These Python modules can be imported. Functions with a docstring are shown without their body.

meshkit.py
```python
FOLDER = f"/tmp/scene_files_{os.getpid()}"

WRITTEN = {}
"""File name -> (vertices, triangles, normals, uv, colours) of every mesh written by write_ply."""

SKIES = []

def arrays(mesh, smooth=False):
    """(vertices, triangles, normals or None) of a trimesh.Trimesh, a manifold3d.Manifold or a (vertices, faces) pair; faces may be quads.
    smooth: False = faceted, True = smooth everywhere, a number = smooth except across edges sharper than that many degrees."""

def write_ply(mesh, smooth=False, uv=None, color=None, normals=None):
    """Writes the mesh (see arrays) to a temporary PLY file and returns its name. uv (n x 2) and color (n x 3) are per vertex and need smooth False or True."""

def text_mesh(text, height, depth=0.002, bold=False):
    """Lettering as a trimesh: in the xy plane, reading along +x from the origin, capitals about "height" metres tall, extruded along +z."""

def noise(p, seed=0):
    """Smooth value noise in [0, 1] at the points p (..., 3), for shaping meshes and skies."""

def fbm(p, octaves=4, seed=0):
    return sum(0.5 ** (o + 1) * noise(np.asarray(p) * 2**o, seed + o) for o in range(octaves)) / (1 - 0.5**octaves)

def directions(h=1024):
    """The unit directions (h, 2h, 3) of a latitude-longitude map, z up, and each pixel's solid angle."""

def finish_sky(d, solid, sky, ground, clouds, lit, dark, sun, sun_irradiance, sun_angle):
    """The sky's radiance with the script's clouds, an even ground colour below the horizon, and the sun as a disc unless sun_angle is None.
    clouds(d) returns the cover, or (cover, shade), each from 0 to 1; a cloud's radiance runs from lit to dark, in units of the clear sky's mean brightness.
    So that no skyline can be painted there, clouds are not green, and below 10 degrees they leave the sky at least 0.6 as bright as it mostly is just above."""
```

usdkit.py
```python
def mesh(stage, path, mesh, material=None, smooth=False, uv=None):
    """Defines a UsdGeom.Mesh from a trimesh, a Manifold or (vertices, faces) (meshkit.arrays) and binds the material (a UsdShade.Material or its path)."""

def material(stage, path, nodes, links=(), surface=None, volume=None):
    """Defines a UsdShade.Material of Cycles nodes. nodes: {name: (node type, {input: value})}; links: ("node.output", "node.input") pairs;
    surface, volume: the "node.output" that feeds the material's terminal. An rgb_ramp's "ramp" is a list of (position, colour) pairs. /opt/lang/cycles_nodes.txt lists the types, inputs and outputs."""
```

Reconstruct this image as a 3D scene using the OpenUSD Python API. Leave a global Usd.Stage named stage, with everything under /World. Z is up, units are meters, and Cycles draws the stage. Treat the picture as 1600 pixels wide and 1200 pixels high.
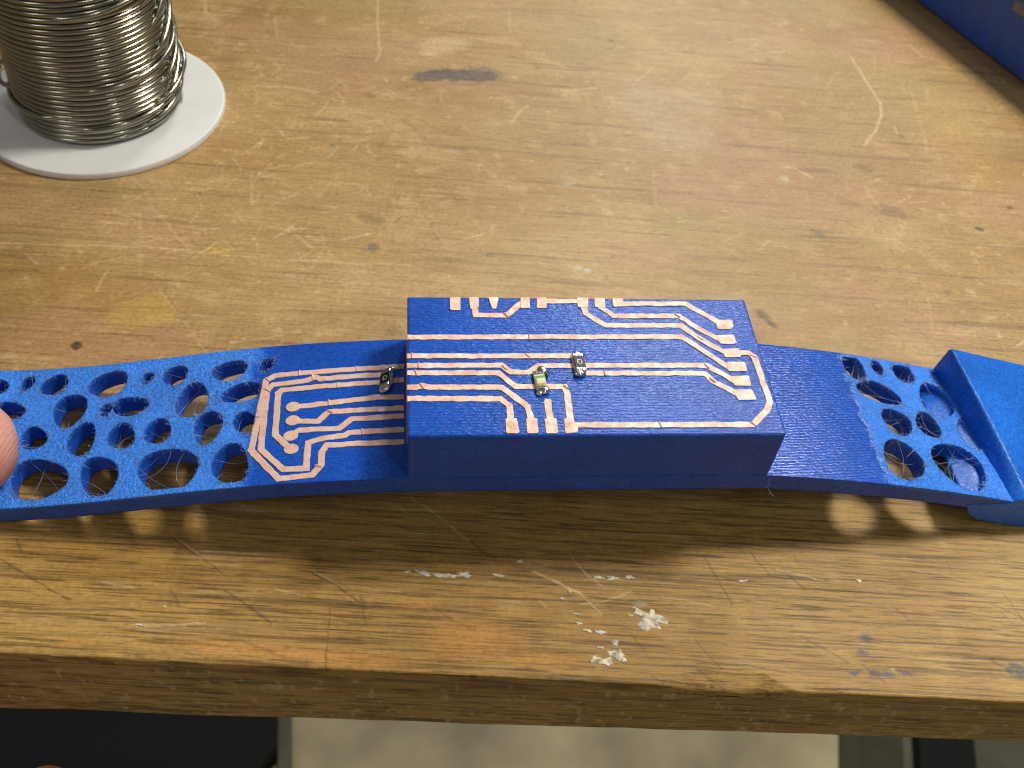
import math, numpy as np, trimesh, manifold3d, usdkit, meshkit
from pxr import Usd, UsdGeom, UsdLux, UsdShade, Gf, Sdf, Vt
from shapely.geometry import LineString, Polygon, Point, box as sbox
from shapely.ops import unary_union

MM = 0.001
stage = Usd.Stage.CreateInMemory()
UsdGeom.SetStageUpAxis(stage, UsdGeom.Tokens.z)
UsdGeom.SetStageMetersPerUnit(stage, 1.0)
UsdGeom.Xform.Define(stage, '/World')

# ---------------------------------------------------------------- camera
def basis(yaw, pitch, roll):
    fw = np.array([math.sin(yaw)*math.cos(pitch), math.cos(yaw)*math.cos(pitch), -math.sin(pitch)])
    rt = np.array([math.cos(yaw), -math.sin(yaw), 0.0]); up = np.cross(rt, fw)
    return math.cos(roll)*rt+math.sin(roll)*up, -math.sin(roll)*rt+math.cos(roll)*up, fw
CAM_AT = (-0.2117, -63.4023, 99.3116)
rt, up, fw = basis(0.160384, 0.847384, 0.120487)
cam = UsdGeom.Camera.Define(stage, '/World/camera')
m = Gf.Matrix4d(*rt, 0, *up, 0, *(-fw), 0, *[c*MM for c in CAM_AT], 1)
cam.AddTransformOp().Set(m)
cam.CreateFocalLengthAttr(24.0); cam.CreateHorizontalApertureAttr(24.0*1600/1566.66)
cam.CreateFocusDistanceAttr(0.108); cam.CreateFStopAttr(42.0)
cam.CreateClippingRangeAttr((0.004, 50.0))
cam.CreateExposureAttr(0.0)

# ---------------------------------------------------------------- unseen lamps, out of view, placed for shadows, sheen and wire streaks; no daylight
def panel(name, at, aim, w, h, power, color):
    at = np.array(at, float); f = np.array(aim, float)-at; f /= np.linalg.norm(f)
    x = np.cross(f, [0, 0, 1.0] if abs(f[2]) < .99 else [0, 1.0, 0]); x /= np.linalg.norm(x); y = np.cross(x, f)
    l = UsdLux.RectLight.Define(stage, '/World/'+name)
    l.AddTransformOp().Set(Gf.Matrix4d(*x, 0, *y, 0, *(-f), 0, *at, 1))
    l.CreateWidthAttr(w); l.CreateHeightAttr(h); l.CreateIntensityAttr(power); l.CreateColorAttr(color)
    return l
C0 = (0.02, 0.02, 0.0)
panel('unseen_lamp', (0.02+.285, 0.02+.112, .47), C0, .100, .100, 88.0, (1.0, .93, .80))  # out of view, placed to cast the main shadows and dim the left side
panel('unseen_lamp_001', (0.47, 1.30, 1.30), C0, .20, .36, 30.0, (1.0, .96, .92))  # out of view, placed for the sheen on the right of the block
panel('unseen_lamp_004', (0.60, 2.05, 1.35), C0, .50, .40, 11.0, (.92, .97, 1.0))  # out of view, placed for the cool sheen on the far bench top
panel('unseen_lamp_002', (0.60, -.85, 1.35), C0, .035, .60, 40.0, (1.0, .96, .88))  # out of view, placed for a streak on the wire; lights front faces too
panel('unseen_lamp_003', (-.92, -.68, 1.20), C0, .032, .60, 38.0, (1.0, .96, .88))  # out of view, placed for the left streak on the solder wire
dome = UsdLux.DomeLight.Define(stage, '/World/ambient_fill')  # added even ambient fill, no visible source behind it
amb = usdkit.material(stage, '/World/Looks/ambient_fill_glow', {'b': ('background_shader', {'color': (1.0, .93, .84), 'strength': 0.11})}, surface='b.background')
UsdShade.MaterialBindingAPI.Apply(dome.GetPrim()).Bind(amb)
# ---------------------------------------------------------------- measured outlines, millimetres
TOP_TRACES = {
 'A': [(24.34,19.45),(32.55,19.54),(35.83,16.71),(36.44,16.14)],
 'B': [(22.34,19.37),(22.45,18.82),(23.70,17.44),(31.45,17.51),(33.41,15.46),(35.41,13.82),(36.10,13.71)],
 'C': [(20.32,19.35),(20.53,17.73),(22.60,15.90),(31.35,15.98),(33.26,13.81),(35.68,11.74),(38.50,11.65),(38.97,11.00),(39.23,4.49),(38.71,3.42),(36.60,1.28),(17.12,1.33)],
 'D': [(-0.26,13.88),(17.48,14.07),(31.19,14.16),(33.55,11.68),(35.56,9.56),(36.43,9.56)],
 'G': [(-0.26,11.07),(17.61,11.13),(18.62,11.23)],
 'H': [(-0.26,9.67),(10.25,9.70),(11.16,8.75),(13.12,8.67),(14.33,9.65),(19.40,9.73),(33.16,9.76),(34.65,8.58),(35.73,7.57),(36.49,7.46)],
 'F': [(18.93,8.56),(32.75,8.58),(33.53,7.35),(35.89,5.54),(36.38,5.47)],
 'I': [(-0.26,8.60),(9.76,8.61),(11.57,6.65),(16.85,6.64),(17.04,5.77),(16.95,1.54)],
 'J': [(-0.26,6.60),(0.91,6.55),(1.52,6.78),(2.40,6.55),(10.05,6.54),(12.59,3.82),(12.80,2.25),(12.88,1.57)],
 'K': [(-0.26,5.00),(9.81,4.94),(10.70,4.00),(10.72,2.26),(10.74,1.58)],
 'L': [(14.43,4.61),(14.84,4.52),(14.81,2.07),(14.90,1.55)],
 'M': [(7.59,19.16),(7.80,17.40),(11.32,17.43),(12.93,19.22),(13.40,19.55)],
 'N': [(15.52,19.78),(20.35,19.84)],
}
TOP_PADS = {
 'p1': [(35.71,16.56),(36.23,16.89),(37.69,16.90),(37.63,15.78),(37.19,15.41),(35.59,15.40)],
 'p2': [(35.26,14.42),(37.35,14.51),(37.43,13.24),(37.02,13.00),(35.42,13.06)],
 'p3': [(35.60,12.21),(37.50,12.36),(37.46,11.00),(35.55,10.99)],
 'p4': [(35.53,10.25),(37.74,10.30),(37.68,8.88),(35.50,8.88)],
 'p5': [(35.60,8.13),(37.70,8.20),(37.67,6.72),(35.72,6.73)],
 'p6': [(35.43,6.20),(37.58,6.19),(37.83,4.71),(35.69,4.67)],
 'q1': [(10.15,2.23),(11.32,2.30),(11.50,0.47),(11.30,0.22),(10.11,0.26)],
 'q2': [(12.32,2.17),(13.48,2.28),(13.49,0.46),(13.30,0.24),(12.28,0.25)],
 'q3': [(14.24,2.16),(15.51,2.27),(15.55,0.39),(15.30,0.19),(14.24,0.23)],
 'q4': [(16.29,2.20),(17.27,2.27),(17.66,0.86),(17.56,0.31),(16.28,0.19)],
 't1': [(4.90,20.31),(6.12,20.33),(6.04,18.14),(4.84,18.19)],
 't2': [(7.05,20.34),(8.24,20.35),(8.19,18.75),(7.70,18.22),(7.19,18.43)],
 't3': [(9.31,20.37),(10.58,20.38),(10.14,18.46),(9.69,18.45)],
 't4': [(13.10,20.41),(14.15,20.43),(14.10,18.61),(12.95,18.55)],
 't5': [(15.05,20.44),(16.15,20.45),(16.04,18.63),(14.85,18.61)],
 't6': [(19.74,20.51),(21.08,20.53),(20.91,18.73),(19.67,18.79)],
 't7': [(21.82,20.54),(23.09,20.55),(22.95,18.83),(21.70,18.86)],
 't8': [(23.95,20.56),(25.19,20.58),(25.22,19.03),(23.86,18.89)],
}
STRAP_TRACES = {
 'a': [(-0.36,16.07),(-10.19,15.77),(-15.46,15.68),(-16.44,14.99),(-17.20,4.81),(-13.83,0.61),(-10.23,0.86),(-9.35,2.08),(-9.36,3.93),(-8.88,4.78),(-0.35,4.89)],
 'b': [(-3.07,14.91),(-10.13,14.64),(-10.71,14.99),(-11.61,14.52),(-15.61,14.20),(-16.21,13.48),(-16.14,4.82),(-13.41,1.85),(-10.89,1.76),(-10.94,5.27),(-9.64,5.73),(-6.82,6.11),(-6.48,6.44),(-0.35,6.58)],
 'c': [(-0.36,14.02),(-3.24,13.72),(-14.42,13.29),(-14.88,12.85),(-14.70,6.71),(-12.93,4.71)],
 'd': [(-12.83,10.61),(-9.55,10.82),(-3.56,11.43),(-0.35,11.38)],
 'e': [(-12.77,8.56),(-9.96,8.26),(-8.85,9.58),(-0.35,9.71)],
 'f': [(-12.89,6.55),(-12.04,7.16),(-7.57,7.07),(-6.19,8.37),(-0.35,8.54)],
}
STRAP_DOTS = [(-12.98,10.63),(-12.86,8.62),(-12.92,6.44),(-12.74,4.57)]
HOLES = [
 [(-33.70,17.97),(-33.66,17.55),(-33.70,17.14),(-33.78,16.74),(-33.93,16.34),(-34.16,15.94),(-34.52,15.60),(-34.98,15.36),(-35.50,15.25),(-36.01,15.27),(-36.48,15.40),(-36.90,15.58),(-37.27,15.80),(-37.62,16.06),(-37.93,16.38),(-38.14,16.77),(-38.20,17.21),(-38.09,17.66),(-37.81,18.07),(-37.44,18.40),(-37.02,18.65),(-36.58,18.84),(-36.12,19.00),(-35.62,19.11),(-35.10,19.12),(-34.59,19.01),(-34.16,18.75),(-33.86,18.39)],
 [(-38.55,15.48),(-38.20,15.09),(-37.96,14.58),(-37.86,14.01),(-37.88,13.44),(-38.00,12.93),(-38.16,12.46),(-38.36,12.02),(-38.61,11.61),(-38.92,11.26),(-39.30,11.02),(-39.73,10.94),(-40.15,11.06),(-40.53,11.33),(-40.85,11.70),(-41.10,12.12),(-41.31,12.56),(-41.49,13.04),(-41.61,13.57),(-41.64,14.14),(-41.54,14.71),(-41.30,15.19),(-40.96,15.55),(-40.57,15.75),(-40.16,15.84),(-39.76,15.86),(-39.36,15.83),(-38.95,15.71)],
 [(-30.33,13.35),(-30.37,13.05),(-30.52,12.78),(-30.73,12.55),(-30.98,12.34),(-31.27,12.15),(-31.62,11.99),(-32.05,11.90),(-32.53,11.89),(-33.01,11.99),(-33.43,12.17),(-33.77,12.40),(-34.03,12.66),(-34.23,12.92),(-34.40,13.20),(-34.51,13.49),(-34.52,13.80),(-34.39,14.09),(-34.12,14.33),(-33.73,14.49),(-33.28,14.56),(-32.82,14.57),(-32.38,14.53),(-31.94,14.46),(-31.50,14.36),(-31.07,14.19),(-30.70,13.96),(-30.44,13.67)],
 [(-34.95,13.91),(-34.84,13.78),(-34.77,13.61),(-34.75,13.41),(-34.75,13.22),(-34.78,13.03),(-34.82,12.85),(-34.87,12.67),(-34.95,12.50),(-35.05,12.35),(-35.18,12.26),(-35.32,12.22),(-35.46,12.26),(-35.58,12.34),(-35.69,12.44),(-35.78,12.56),(-35.86,12.70),(-35.93,12.86),(-35.97,13.05),(-35.97,13.25),(-35.92,13.45),(-35.84,13.63),(-35.72,13.76),(-35.60,13.85),(-35.48,13.92),(-35.35,13.97),(-35.22,14.00),(-35.08,13.98)],
 [(-23.91,15.04),(-23.66,14.59),(-23.47,14.12),(-23.31,13.62),(-23.20,13.08),(-23.17,12.50),(-23.27,11.93),(-23.49,11.42),(-23.82,11.04),(-24.20,10.81),(-24.60,10.71),(-24.99,10.69),(-25.38,10.73),(-25.77,10.83),(-26.16,11.04),(-26.51,11.39),(-26.77,11.87),(-26.90,12.44),(-26.90,13.03),(-26.79,13.58),(-26.62,14.08),(-26.42,14.54),(-26.18,14.97),(-25.87,15.36),(-25.49,15.65),(-25.06,15.78),(-24.62,15.70),(-24.23,15.43)],
 [(-19.06,17.61),(-19.10,17.29),(-19.20,16.98),(-19.35,16.69),(-19.55,16.40),(-19.81,16.12),(-20.16,15.89),(-20.59,15.72),(-21.06,15.67),(-21.51,15.72),(-21.90,15.85),(-22.23,16.03),(-22.51,16.23),(-22.76,16.46),(-22.97,16.73),(-23.09,17.03),(-23.09,17.37),(-22.93,17.70),(-22.64,17.98),(-22.26,18.20),(-21.85,18.35),(-21.43,18.45),(-21.01,18.52),(-20.57,18.56),(-20.12,18.53),(-19.70,18.42),(-19.35,18.22),(-19.14,17.93)],
 [(-17.16,13.99),(-17.09,13.72),(-17.09,13.43),(-17.21,13.12),(-17.48,12.81),(-17.87,12.56),(-18.35,12.38),(-18.85,12.27),(-19.33,12.24),(-19.79,12.24),(-20.23,12.27),(-20.67,12.34),(-21.07,12.48),(-21.37,12.69),(-21.53,12.97),(-21.52,13.28),(-21.36,13.59),(-21.10,13.87),(-20.79,14.12),(-20.45,14.36),(-20.06,14.58),(-19.61,14.77),(-19.10,14.90),(-18.58,14.94),(-18.10,14.86),(-17.73,14.70),(-17.46,14.49),(-17.29,14.25)],
 [(-26.35,18.06),(-26.29,17.73),(-26.31,17.41),(-26.38,17.11),(-26.48,16.83),(-26.61,16.55),(-26.80,16.29),(-27.04,16.08),(-27.34,15.94),(-27.67,15.90),(-27.99,15.98),(-28.26,16.13),(-28.50,16.32),(-28.70,16.54),(-28.88,16.78),(-29.03,17.05),(-29.12,17.36),(-29.12,17.70),(-29.01,18.02),(-28.81,18.29),(-28.55,18.49),(-28.26,18.62),(-27.97,18.70),(-27.67,18.75),(-27.36,18.76),(-27.05,18.71),(-26.75,18.58),(-26.50,18.35)],
 [(-30.65,18.11),(-30.55,18.00),(-30.47,17.86),(-30.43,17.68),(-30.44,17.49),(-30.49,17.31),(-30.57,17.15),(-30.67,17.01),(-30.77,16.90),(-30.88,16.79),(-31.00,16.70),(-31.14,16.65),(-31.27,16.66),(-31.40,16.72),(-31.50,16.84),(-31.56,16.99),(-31.60,17.15),(-31.62,17.32),(-31.63,17.49),(-31.62,17.66),(-31.58,17.85),(-31.51,18.02),(-31.40,18.16),(-31.27,18.25),(-31.13,18.28),(-31.00,18.27),(-30.87,18.24),(-30.76,18.18)],
 [(-41.20,18.59),(-41.11,18.29),(-41.06,17.99),(-41.05,17.67),(-41.10,17.33),(-41.24,17.00),(-41.47,16.71),(-41.79,16.50),(-42.13,16.39),(-42.48,16.36),(-42.80,16.39),(-43.10,16.45),(-43.39,16.54),(-43.67,16.69),(-43.91,16.91),(-44.07,17.20),(-44.12,17.54),(-44.05,17.89),(-43.89,18.22),(-43.68,18.50),(-43.44,18.75),(-43.18,18.97),(-42.89,19.17),(-42.56,19.32),(-42.20,19.38),(-41.85,19.31),(-41.55,19.14),(-41.34,18.88)],
 [(-45.47,19.11),(-45.35,19.01),(-45.26,18.85),(-45.22,18.64),(-45.23,18.40),(-45.28,18.17),(-45.37,17.95),(-45.47,17.77),(-45.58,17.60),(-45.69,17.44),(-45.83,17.30),(-45.98,17.20),(-46.14,17.18),(-46.28,17.23),(-46.39,17.35),(-46.46,17.51),(-46.51,17.70),(-46.54,17.89),(-46.55,18.09),(-46.55,18.31),(-46.51,18.55),(-46.43,18.78),(-46.31,18.97),(-46.16,19.11),(-46.01,19.19),(-45.87,19.21),(-45.73,19.20),(-45.60,19.17)],
 [(-48.32,18.29),(-48.21,18.06),(-48.16,17.81),(-48.18,17.58),(-48.25,17.38),(-48.35,17.22),(-48.46,17.08),(-48.59,16.95),(-48.74,16.85),(-48.92,16.80),(-49.13,16.82),(-49.33,16.91),(-49.50,17.07),(-49.64,17.26),(-49.75,17.48),(-49.82,17.69),(-49.88,17.91),(-49.92,18.14),(-49.92,18.37),(-49.87,18.58),(-49.75,18.76),(-49.59,18.86),(-49.40,18.90),(-49.21,18.87),(-49.02,18.81),(-48.84,18.73),(-48.65,18.63),(-48.48,18.48)],
 [(-45.22,13.69),(-45.30,13.48),(-45.42,13.30),(-45.57,13.15),(-45.77,13.01),(-46.01,12.92),(-46.33,12.88),(-46.69,12.93),(-47.07,13.06),(-47.41,13.27),(-47.70,13.50),(-47.93,13.74),(-48.13,13.99),(-48.30,14.24),(-48.42,14.50),(-48.48,14.77),(-48.42,15.01),(-48.24,15.18),(-47.97,15.28),(-47.65,15.30),(-47.30,15.26),(-46.96,15.18),(-46.62,15.08),(-46.27,14.95),(-45.92,14.76),(-45.60,14.51),(-45.36,14.23),(-45.24,13.95)],
 [(-41.90,10.18),(-41.72,9.85),(-41.60,9.49),(-41.60,9.13),(-41.70,8.81),(-41.90,8.57),(-42.14,8.41),(-42.40,8.29),(-42.67,8.22),(-42.96,8.17),(-43.27,8.19),(-43.60,8.29),(-43.91,8.49),(-44.17,8.78),(-44.34,9.12),(-44.42,9.47),(-44.45,9.81),(-44.45,10.13),(-44.41,10.45),(-44.32,10.75),(-44.16,11.03),(-43.92,11.23),(-43.61,11.31),(-43.27,11.27),(-42.95,11.14),(-42.65,10.94),(-42.38,10.72),(-42.14,10.47)],
 [(-36.74,11.23),(-36.43,10.92),(-36.19,10.47),(-36.04,9.97),(-35.96,9.46),(-35.92,8.97),(-35.92,8.47),(-35.96,7.97),(-36.07,7.48),(-36.27,7.05),(-36.56,6.76),(-36.89,6.63),(-37.23,6.66),(-37.56,6.79),(-37.85,6.99),(-38.13,7.23),(-38.41,7.53),(-38.65,7.92),(-38.84,8.40),(-38.92,8.94),(-38.89,9.49),(-38.75,9.98),(-38.54,10.38),(-38.30,10.70),(-38.04,10.97),(-37.76,11.19),(-37.44,11.34),(-37.09,11.37)],
 [(-31.52,9.61),(-31.36,9.25),(-31.23,8.87),(-31.14,8.48),(-31.12,8.08),(-31.20,7.70),(-31.38,7.39),(-31.66,7.19),(-31.99,7.12),(-32.32,7.13),(-32.65,7.20),(-32.98,7.31),(-33.30,7.46),(-33.63,7.68),(-33.92,7.99),(-34.14,8.37),(-34.25,8.79),(-34.25,9.20),(-34.15,9.56),(-34.01,9.87),(-33.83,10.14),(-33.62,10.39),(-33.37,10.59),(-33.05,10.72),(-32.69,10.72),(-32.32,10.58),(-31.99,10.31),(-31.72,9.98)],
 [(-27.32,9.93),(-27.17,9.57),(-27.06,9.22),(-26.99,8.85),(-26.96,8.46),(-27.02,8.07),(-27.18,7.72),(-27.43,7.47),(-27.74,7.32),(-28.07,7.29),(-28.40,7.33),(-28.71,7.41),(-29.02,7.53),(-29.33,7.71),(-29.61,7.96),(-29.84,8.29),(-29.97,8.69),(-29.99,9.10),(-29.91,9.48),(-29.76,9.81),(-29.57,10.09),(-29.36,10.35),(-29.11,10.57),(-28.82,10.74),(-28.48,10.81),(-28.12,10.76),(-27.79,10.56),(-27.52,10.27)],
 [(-21.87,10.77),(-21.56,10.56),(-21.29,10.22),(-21.10,9.76),(-21.02,9.23),(-21.06,8.68),(-21.17,8.18),(-21.34,7.74),(-21.53,7.34),(-21.74,6.97),(-22.00,6.63),(-22.32,6.39),(-22.66,6.29),(-23.01,6.37),(-23.32,6.62),(-23.56,6.97),(-23.75,7.38),(-23.89,7.81),(-24.01,8.27),(-24.08,8.77),(-24.09,9.30),(-24.00,9.84),(-23.80,10.31),(-23.52,10.66),(-23.18,10.86),(-22.84,10.94),(-22.52,10.94),(-22.19,10.88)],
 [(-17.33,9.05),(-17.29,8.73),(-17.28,8.41),(-17.30,8.09),(-17.39,7.80),(-17.55,7.56),(-17.77,7.42),(-18.04,7.39),(-18.31,7.45),(-18.56,7.58),(-18.80,7.75),(-19.04,7.94),(-19.26,8.17),(-19.46,8.45),(-19.61,8.79),(-19.67,9.15),(-19.64,9.49),(-19.53,9.77),(-19.37,9.99),(-19.18,10.16),(-18.98,10.29),(-18.76,10.40),(-18.51,10.45),(-18.23,10.41),(-17.95,10.27),(-17.71,10.02),(-17.52,9.71),(-17.40,9.38)],
 [(-37.87,3.94),(-37.75,3.30),(-37.88,2.71),(-38.20,2.22),(-38.63,1.83),(-39.10,1.51),(-39.63,1.25),(-40.22,1.04),(-40.91,0.95),(-41.65,1.02),(-42.38,1.28),(-43.01,1.71),(-43.48,2.25),(-43.81,2.82),(-44.03,3.39),(-44.19,3.97),(-44.26,4.56),(-44.21,5.16),(-43.97,5.72),(-43.51,6.16),(-42.87,6.42),(-42.14,6.47),(-41.40,6.36),(-40.70,6.14),(-40.04,5.87),(-39.39,5.53),(-38.76,5.10),(-38.23,4.57)],
 [(-34.34,5.92),(-33.88,5.75),(-33.40,5.49),(-32.92,5.10),(-32.51,4.56),(-32.21,3.93),(-32.07,3.28),(-32.07,2.68),(-32.17,2.16),(-32.33,1.71),(-32.53,1.30),(-32.78,0.93),(-33.12,0.65),(-33.54,0.51),(-34.03,0.58),(-34.53,0.85),(-34.98,1.27),(-35.36,1.77),(-35.68,2.30),(-35.95,2.85),(-36.19,3.43),(-36.37,4.05),(-36.43,4.69),(-36.34,5.27),(-36.08,5.71),(-35.71,5.97),(-35.26,6.06),(-34.80,6.03)],
 [(-23.09,3.51),(-23.12,2.86),(-23.28,2.28),(-23.51,1.74),(-23.81,1.23),(-24.22,0.77),(-24.77,0.40),(-25.47,0.20),(-26.23,0.22),(-26.99,0.45),(-27.67,0.83),(-28.24,1.30),(-28.73,1.81),(-29.17,2.35),(-29.55,2.95),(-29.80,3.61),(-29.85,4.30),(-29.65,4.93),(-29.20,5.44),(-28.58,5.76),(-27.89,5.94),(-27.19,6.00),(-26.48,6.00),(-25.75,5.92),(-24.99,5.73),(-24.26,5.37),(-23.66,4.84),(-23.26,4.19)],
 [(-19.28,5.99),(-18.81,5.79),(-18.39,5.39),(-18.07,4.87),(-17.83,4.30),(-17.67,3.73),(-17.55,3.16),(-17.47,2.58),(-17.47,1.98),(-17.57,1.41),(-17.81,0.95),(-18.16,0.64),(-18.58,0.52),(-19.01,0.56),(-19.43,0.71),(-19.83,0.91),(-20.23,1.17),(-20.62,1.52),(-20.98,1.99),(-21.25,2.56),(-21.39,3.20),(-21.38,3.83),(-21.25,4.37),(-21.03,4.83),(-20.77,5.21),(-20.48,5.54),(-20.14,5.82),(-19.73,5.99)],
 [(-16.05,18.24),(-15.96,18.14),(-15.91,17.98),(-15.92,17.78),(-15.99,17.57),(-16.10,17.37),(-16.23,17.18),(-16.37,17.02),(-16.52,16.88),(-16.67,16.75),(-16.84,16.63),(-17.01,16.57),(-17.16,16.57),(-17.29,16.63),(-17.36,16.76),(-17.40,16.92),(-17.40,17.09),(-17.38,17.27),(-17.35,17.45),(-17.29,17.65),(-17.20,17.86),(-17.06,18.06),(-16.90,18.21),(-16.72,18.32),(-16.56,18.37),(-16.41,18.37),(-16.28,18.35),(-16.16,18.31)],
 [(-50.38,17.27),(-50.30,16.97),(-50.29,16.68),(-50.32,16.41),(-50.37,16.14),(-50.45,15.89),(-50.58,15.64),(-50.76,15.44),(-51.00,15.32),(-51.26,15.28),(-51.53,15.35),(-51.77,15.48),(-51.98,15.65),(-52.16,15.84),(-52.33,16.05),(-52.47,16.29),(-52.58,16.57),(-52.60,16.88),(-52.55,17.18),(-52.41,17.43),(-52.21,17.62),(-51.99,17.74),(-51.77,17.83),(-51.53,17.89),(-51.28,17.91),(-51.01,17.87),(-50.75,17.75),(-50.53,17.54)],
 [(-48.78,13.28),(-48.52,13.00),(-48.33,12.62),(-48.25,12.18),(-48.27,11.75),(-48.37,11.34),(-48.52,10.99),(-48.69,10.66),(-48.89,10.36),(-49.13,10.09),(-49.42,9.90),(-49.75,9.83),(-50.07,9.89),(-50.36,10.09),(-50.60,10.38),(-50.77,10.71),(-50.91,11.06),(-51.03,11.42),(-51.10,11.82),(-51.12,12.26),(-51.04,12.69),(-50.87,13.07),(-50.61,13.36),(-50.30,13.53),(-49.99,13.59),(-49.68,13.59),(-49.38,13.55),(-49.08,13.46)],
 [(-48.61,7.93),(-48.49,7.51),(-48.41,7.09),(-48.38,6.69),(-48.39,6.28),(-48.49,5.88),(-48.69,5.54),(-49.00,5.32),(-49.37,5.23),(-49.76,5.26),(-50.14,5.39),(-50.49,5.57),(-50.82,5.78),(-51.15,6.04),(-51.44,6.36),(-51.68,6.76),(-51.81,7.20),(-51.81,7.65),(-51.69,8.04),(-51.48,8.37),(-51.23,8.62),(-50.95,8.83),(-50.65,9.00),(-50.30,9.11),(-49.90,9.12),(-49.49,8.99),(-49.12,8.72),(-48.82,8.35)],
 [(56.90,16.31),(56.62,16.24),(56.35,16.24),(56.08,16.29),(55.80,16.40),(55.53,16.61),(55.29,16.94),(55.11,17.38),(55.02,17.90),(55.02,18.42),(55.10,18.90),(55.21,19.34),(55.35,19.74),(55.52,20.11),(55.73,20.44),(56.00,20.69),(56.30,20.77),(56.61,20.68),(56.89,20.43),(57.11,20.06),(57.28,19.65),(57.42,19.22),(57.54,18.77),(57.61,18.28),(57.63,17.76),(57.57,17.25),(57.41,16.81),(57.17,16.49)],
 [(60.11,17.81),(59.96,17.69),(59.80,17.65),(59.65,17.70),(59.51,17.82),(59.40,17.98),(59.32,18.16),(59.24,18.35),(59.18,18.56),(59.14,18.80),(59.14,19.06),(59.20,19.32),(59.30,19.53),(59.43,19.69),(59.58,19.79),(59.72,19.85),(59.87,19.88),(60.02,19.88),(60.17,19.84),(60.31,19.75),(60.43,19.58),(60.51,19.35),(60.53,19.10),(60.52,18.84),(60.47,18.61),(60.41,18.39),(60.33,18.18),(60.24,17.98)],
 [(64.41,17.32),(64.11,17.15),(63.80,17.09),(63.50,17.09),(63.21,17.12),(62.93,17.20),(62.65,17.35),(62.41,17.58),(62.23,17.90),(62.16,18.29),(62.18,18.70),(62.29,19.07),(62.44,19.41),(62.62,19.72),(62.83,20.00),(63.08,20.26),(63.37,20.46),(63.69,20.56),(64.02,20.52),(64.31,20.34),(64.54,20.08),(64.70,19.77),(64.82,19.44),(64.91,19.10),(64.96,18.73),(64.96,18.34),(64.87,17.94),(64.68,17.58)],
 [(61.28,13.38),(61.00,13.07),(60.54,12.86),(59.97,12.77),(59.37,12.76),(58.78,12.81),(58.19,12.90),(57.59,13.04),(56.99,13.24),(56.43,13.52),(55.99,13.88),(55.73,14.28),(55.67,14.66),(55.77,15.01),(55.97,15.30),(56.23,15.56),(56.55,15.80),(56.96,16.00),(57.48,16.13),(58.11,16.15),(58.78,16.04),(59.41,15.81),(59.94,15.51),(60.37,15.18),(60.72,14.85),(61.01,14.50),(61.24,14.13),(61.35,13.75)],
 [(68.15,12.49),(67.67,12.24),(67.19,12.08),(66.71,11.97),(66.22,11.94),(65.72,12.04),(65.26,12.31),(64.91,12.75),(64.71,13.31),(64.66,13.93),(64.72,14.53),(64.85,15.10),(65.03,15.66),(65.27,16.21),(65.59,16.73),(66.03,17.15),(66.55,17.41),(67.10,17.46),(67.62,17.30),(68.05,17.00),(68.42,16.63),(68.73,16.22),(69.01,15.76),(69.22,15.22),(69.31,14.61),(69.24,13.96),(68.99,13.35),(68.61,12.85)],
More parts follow.
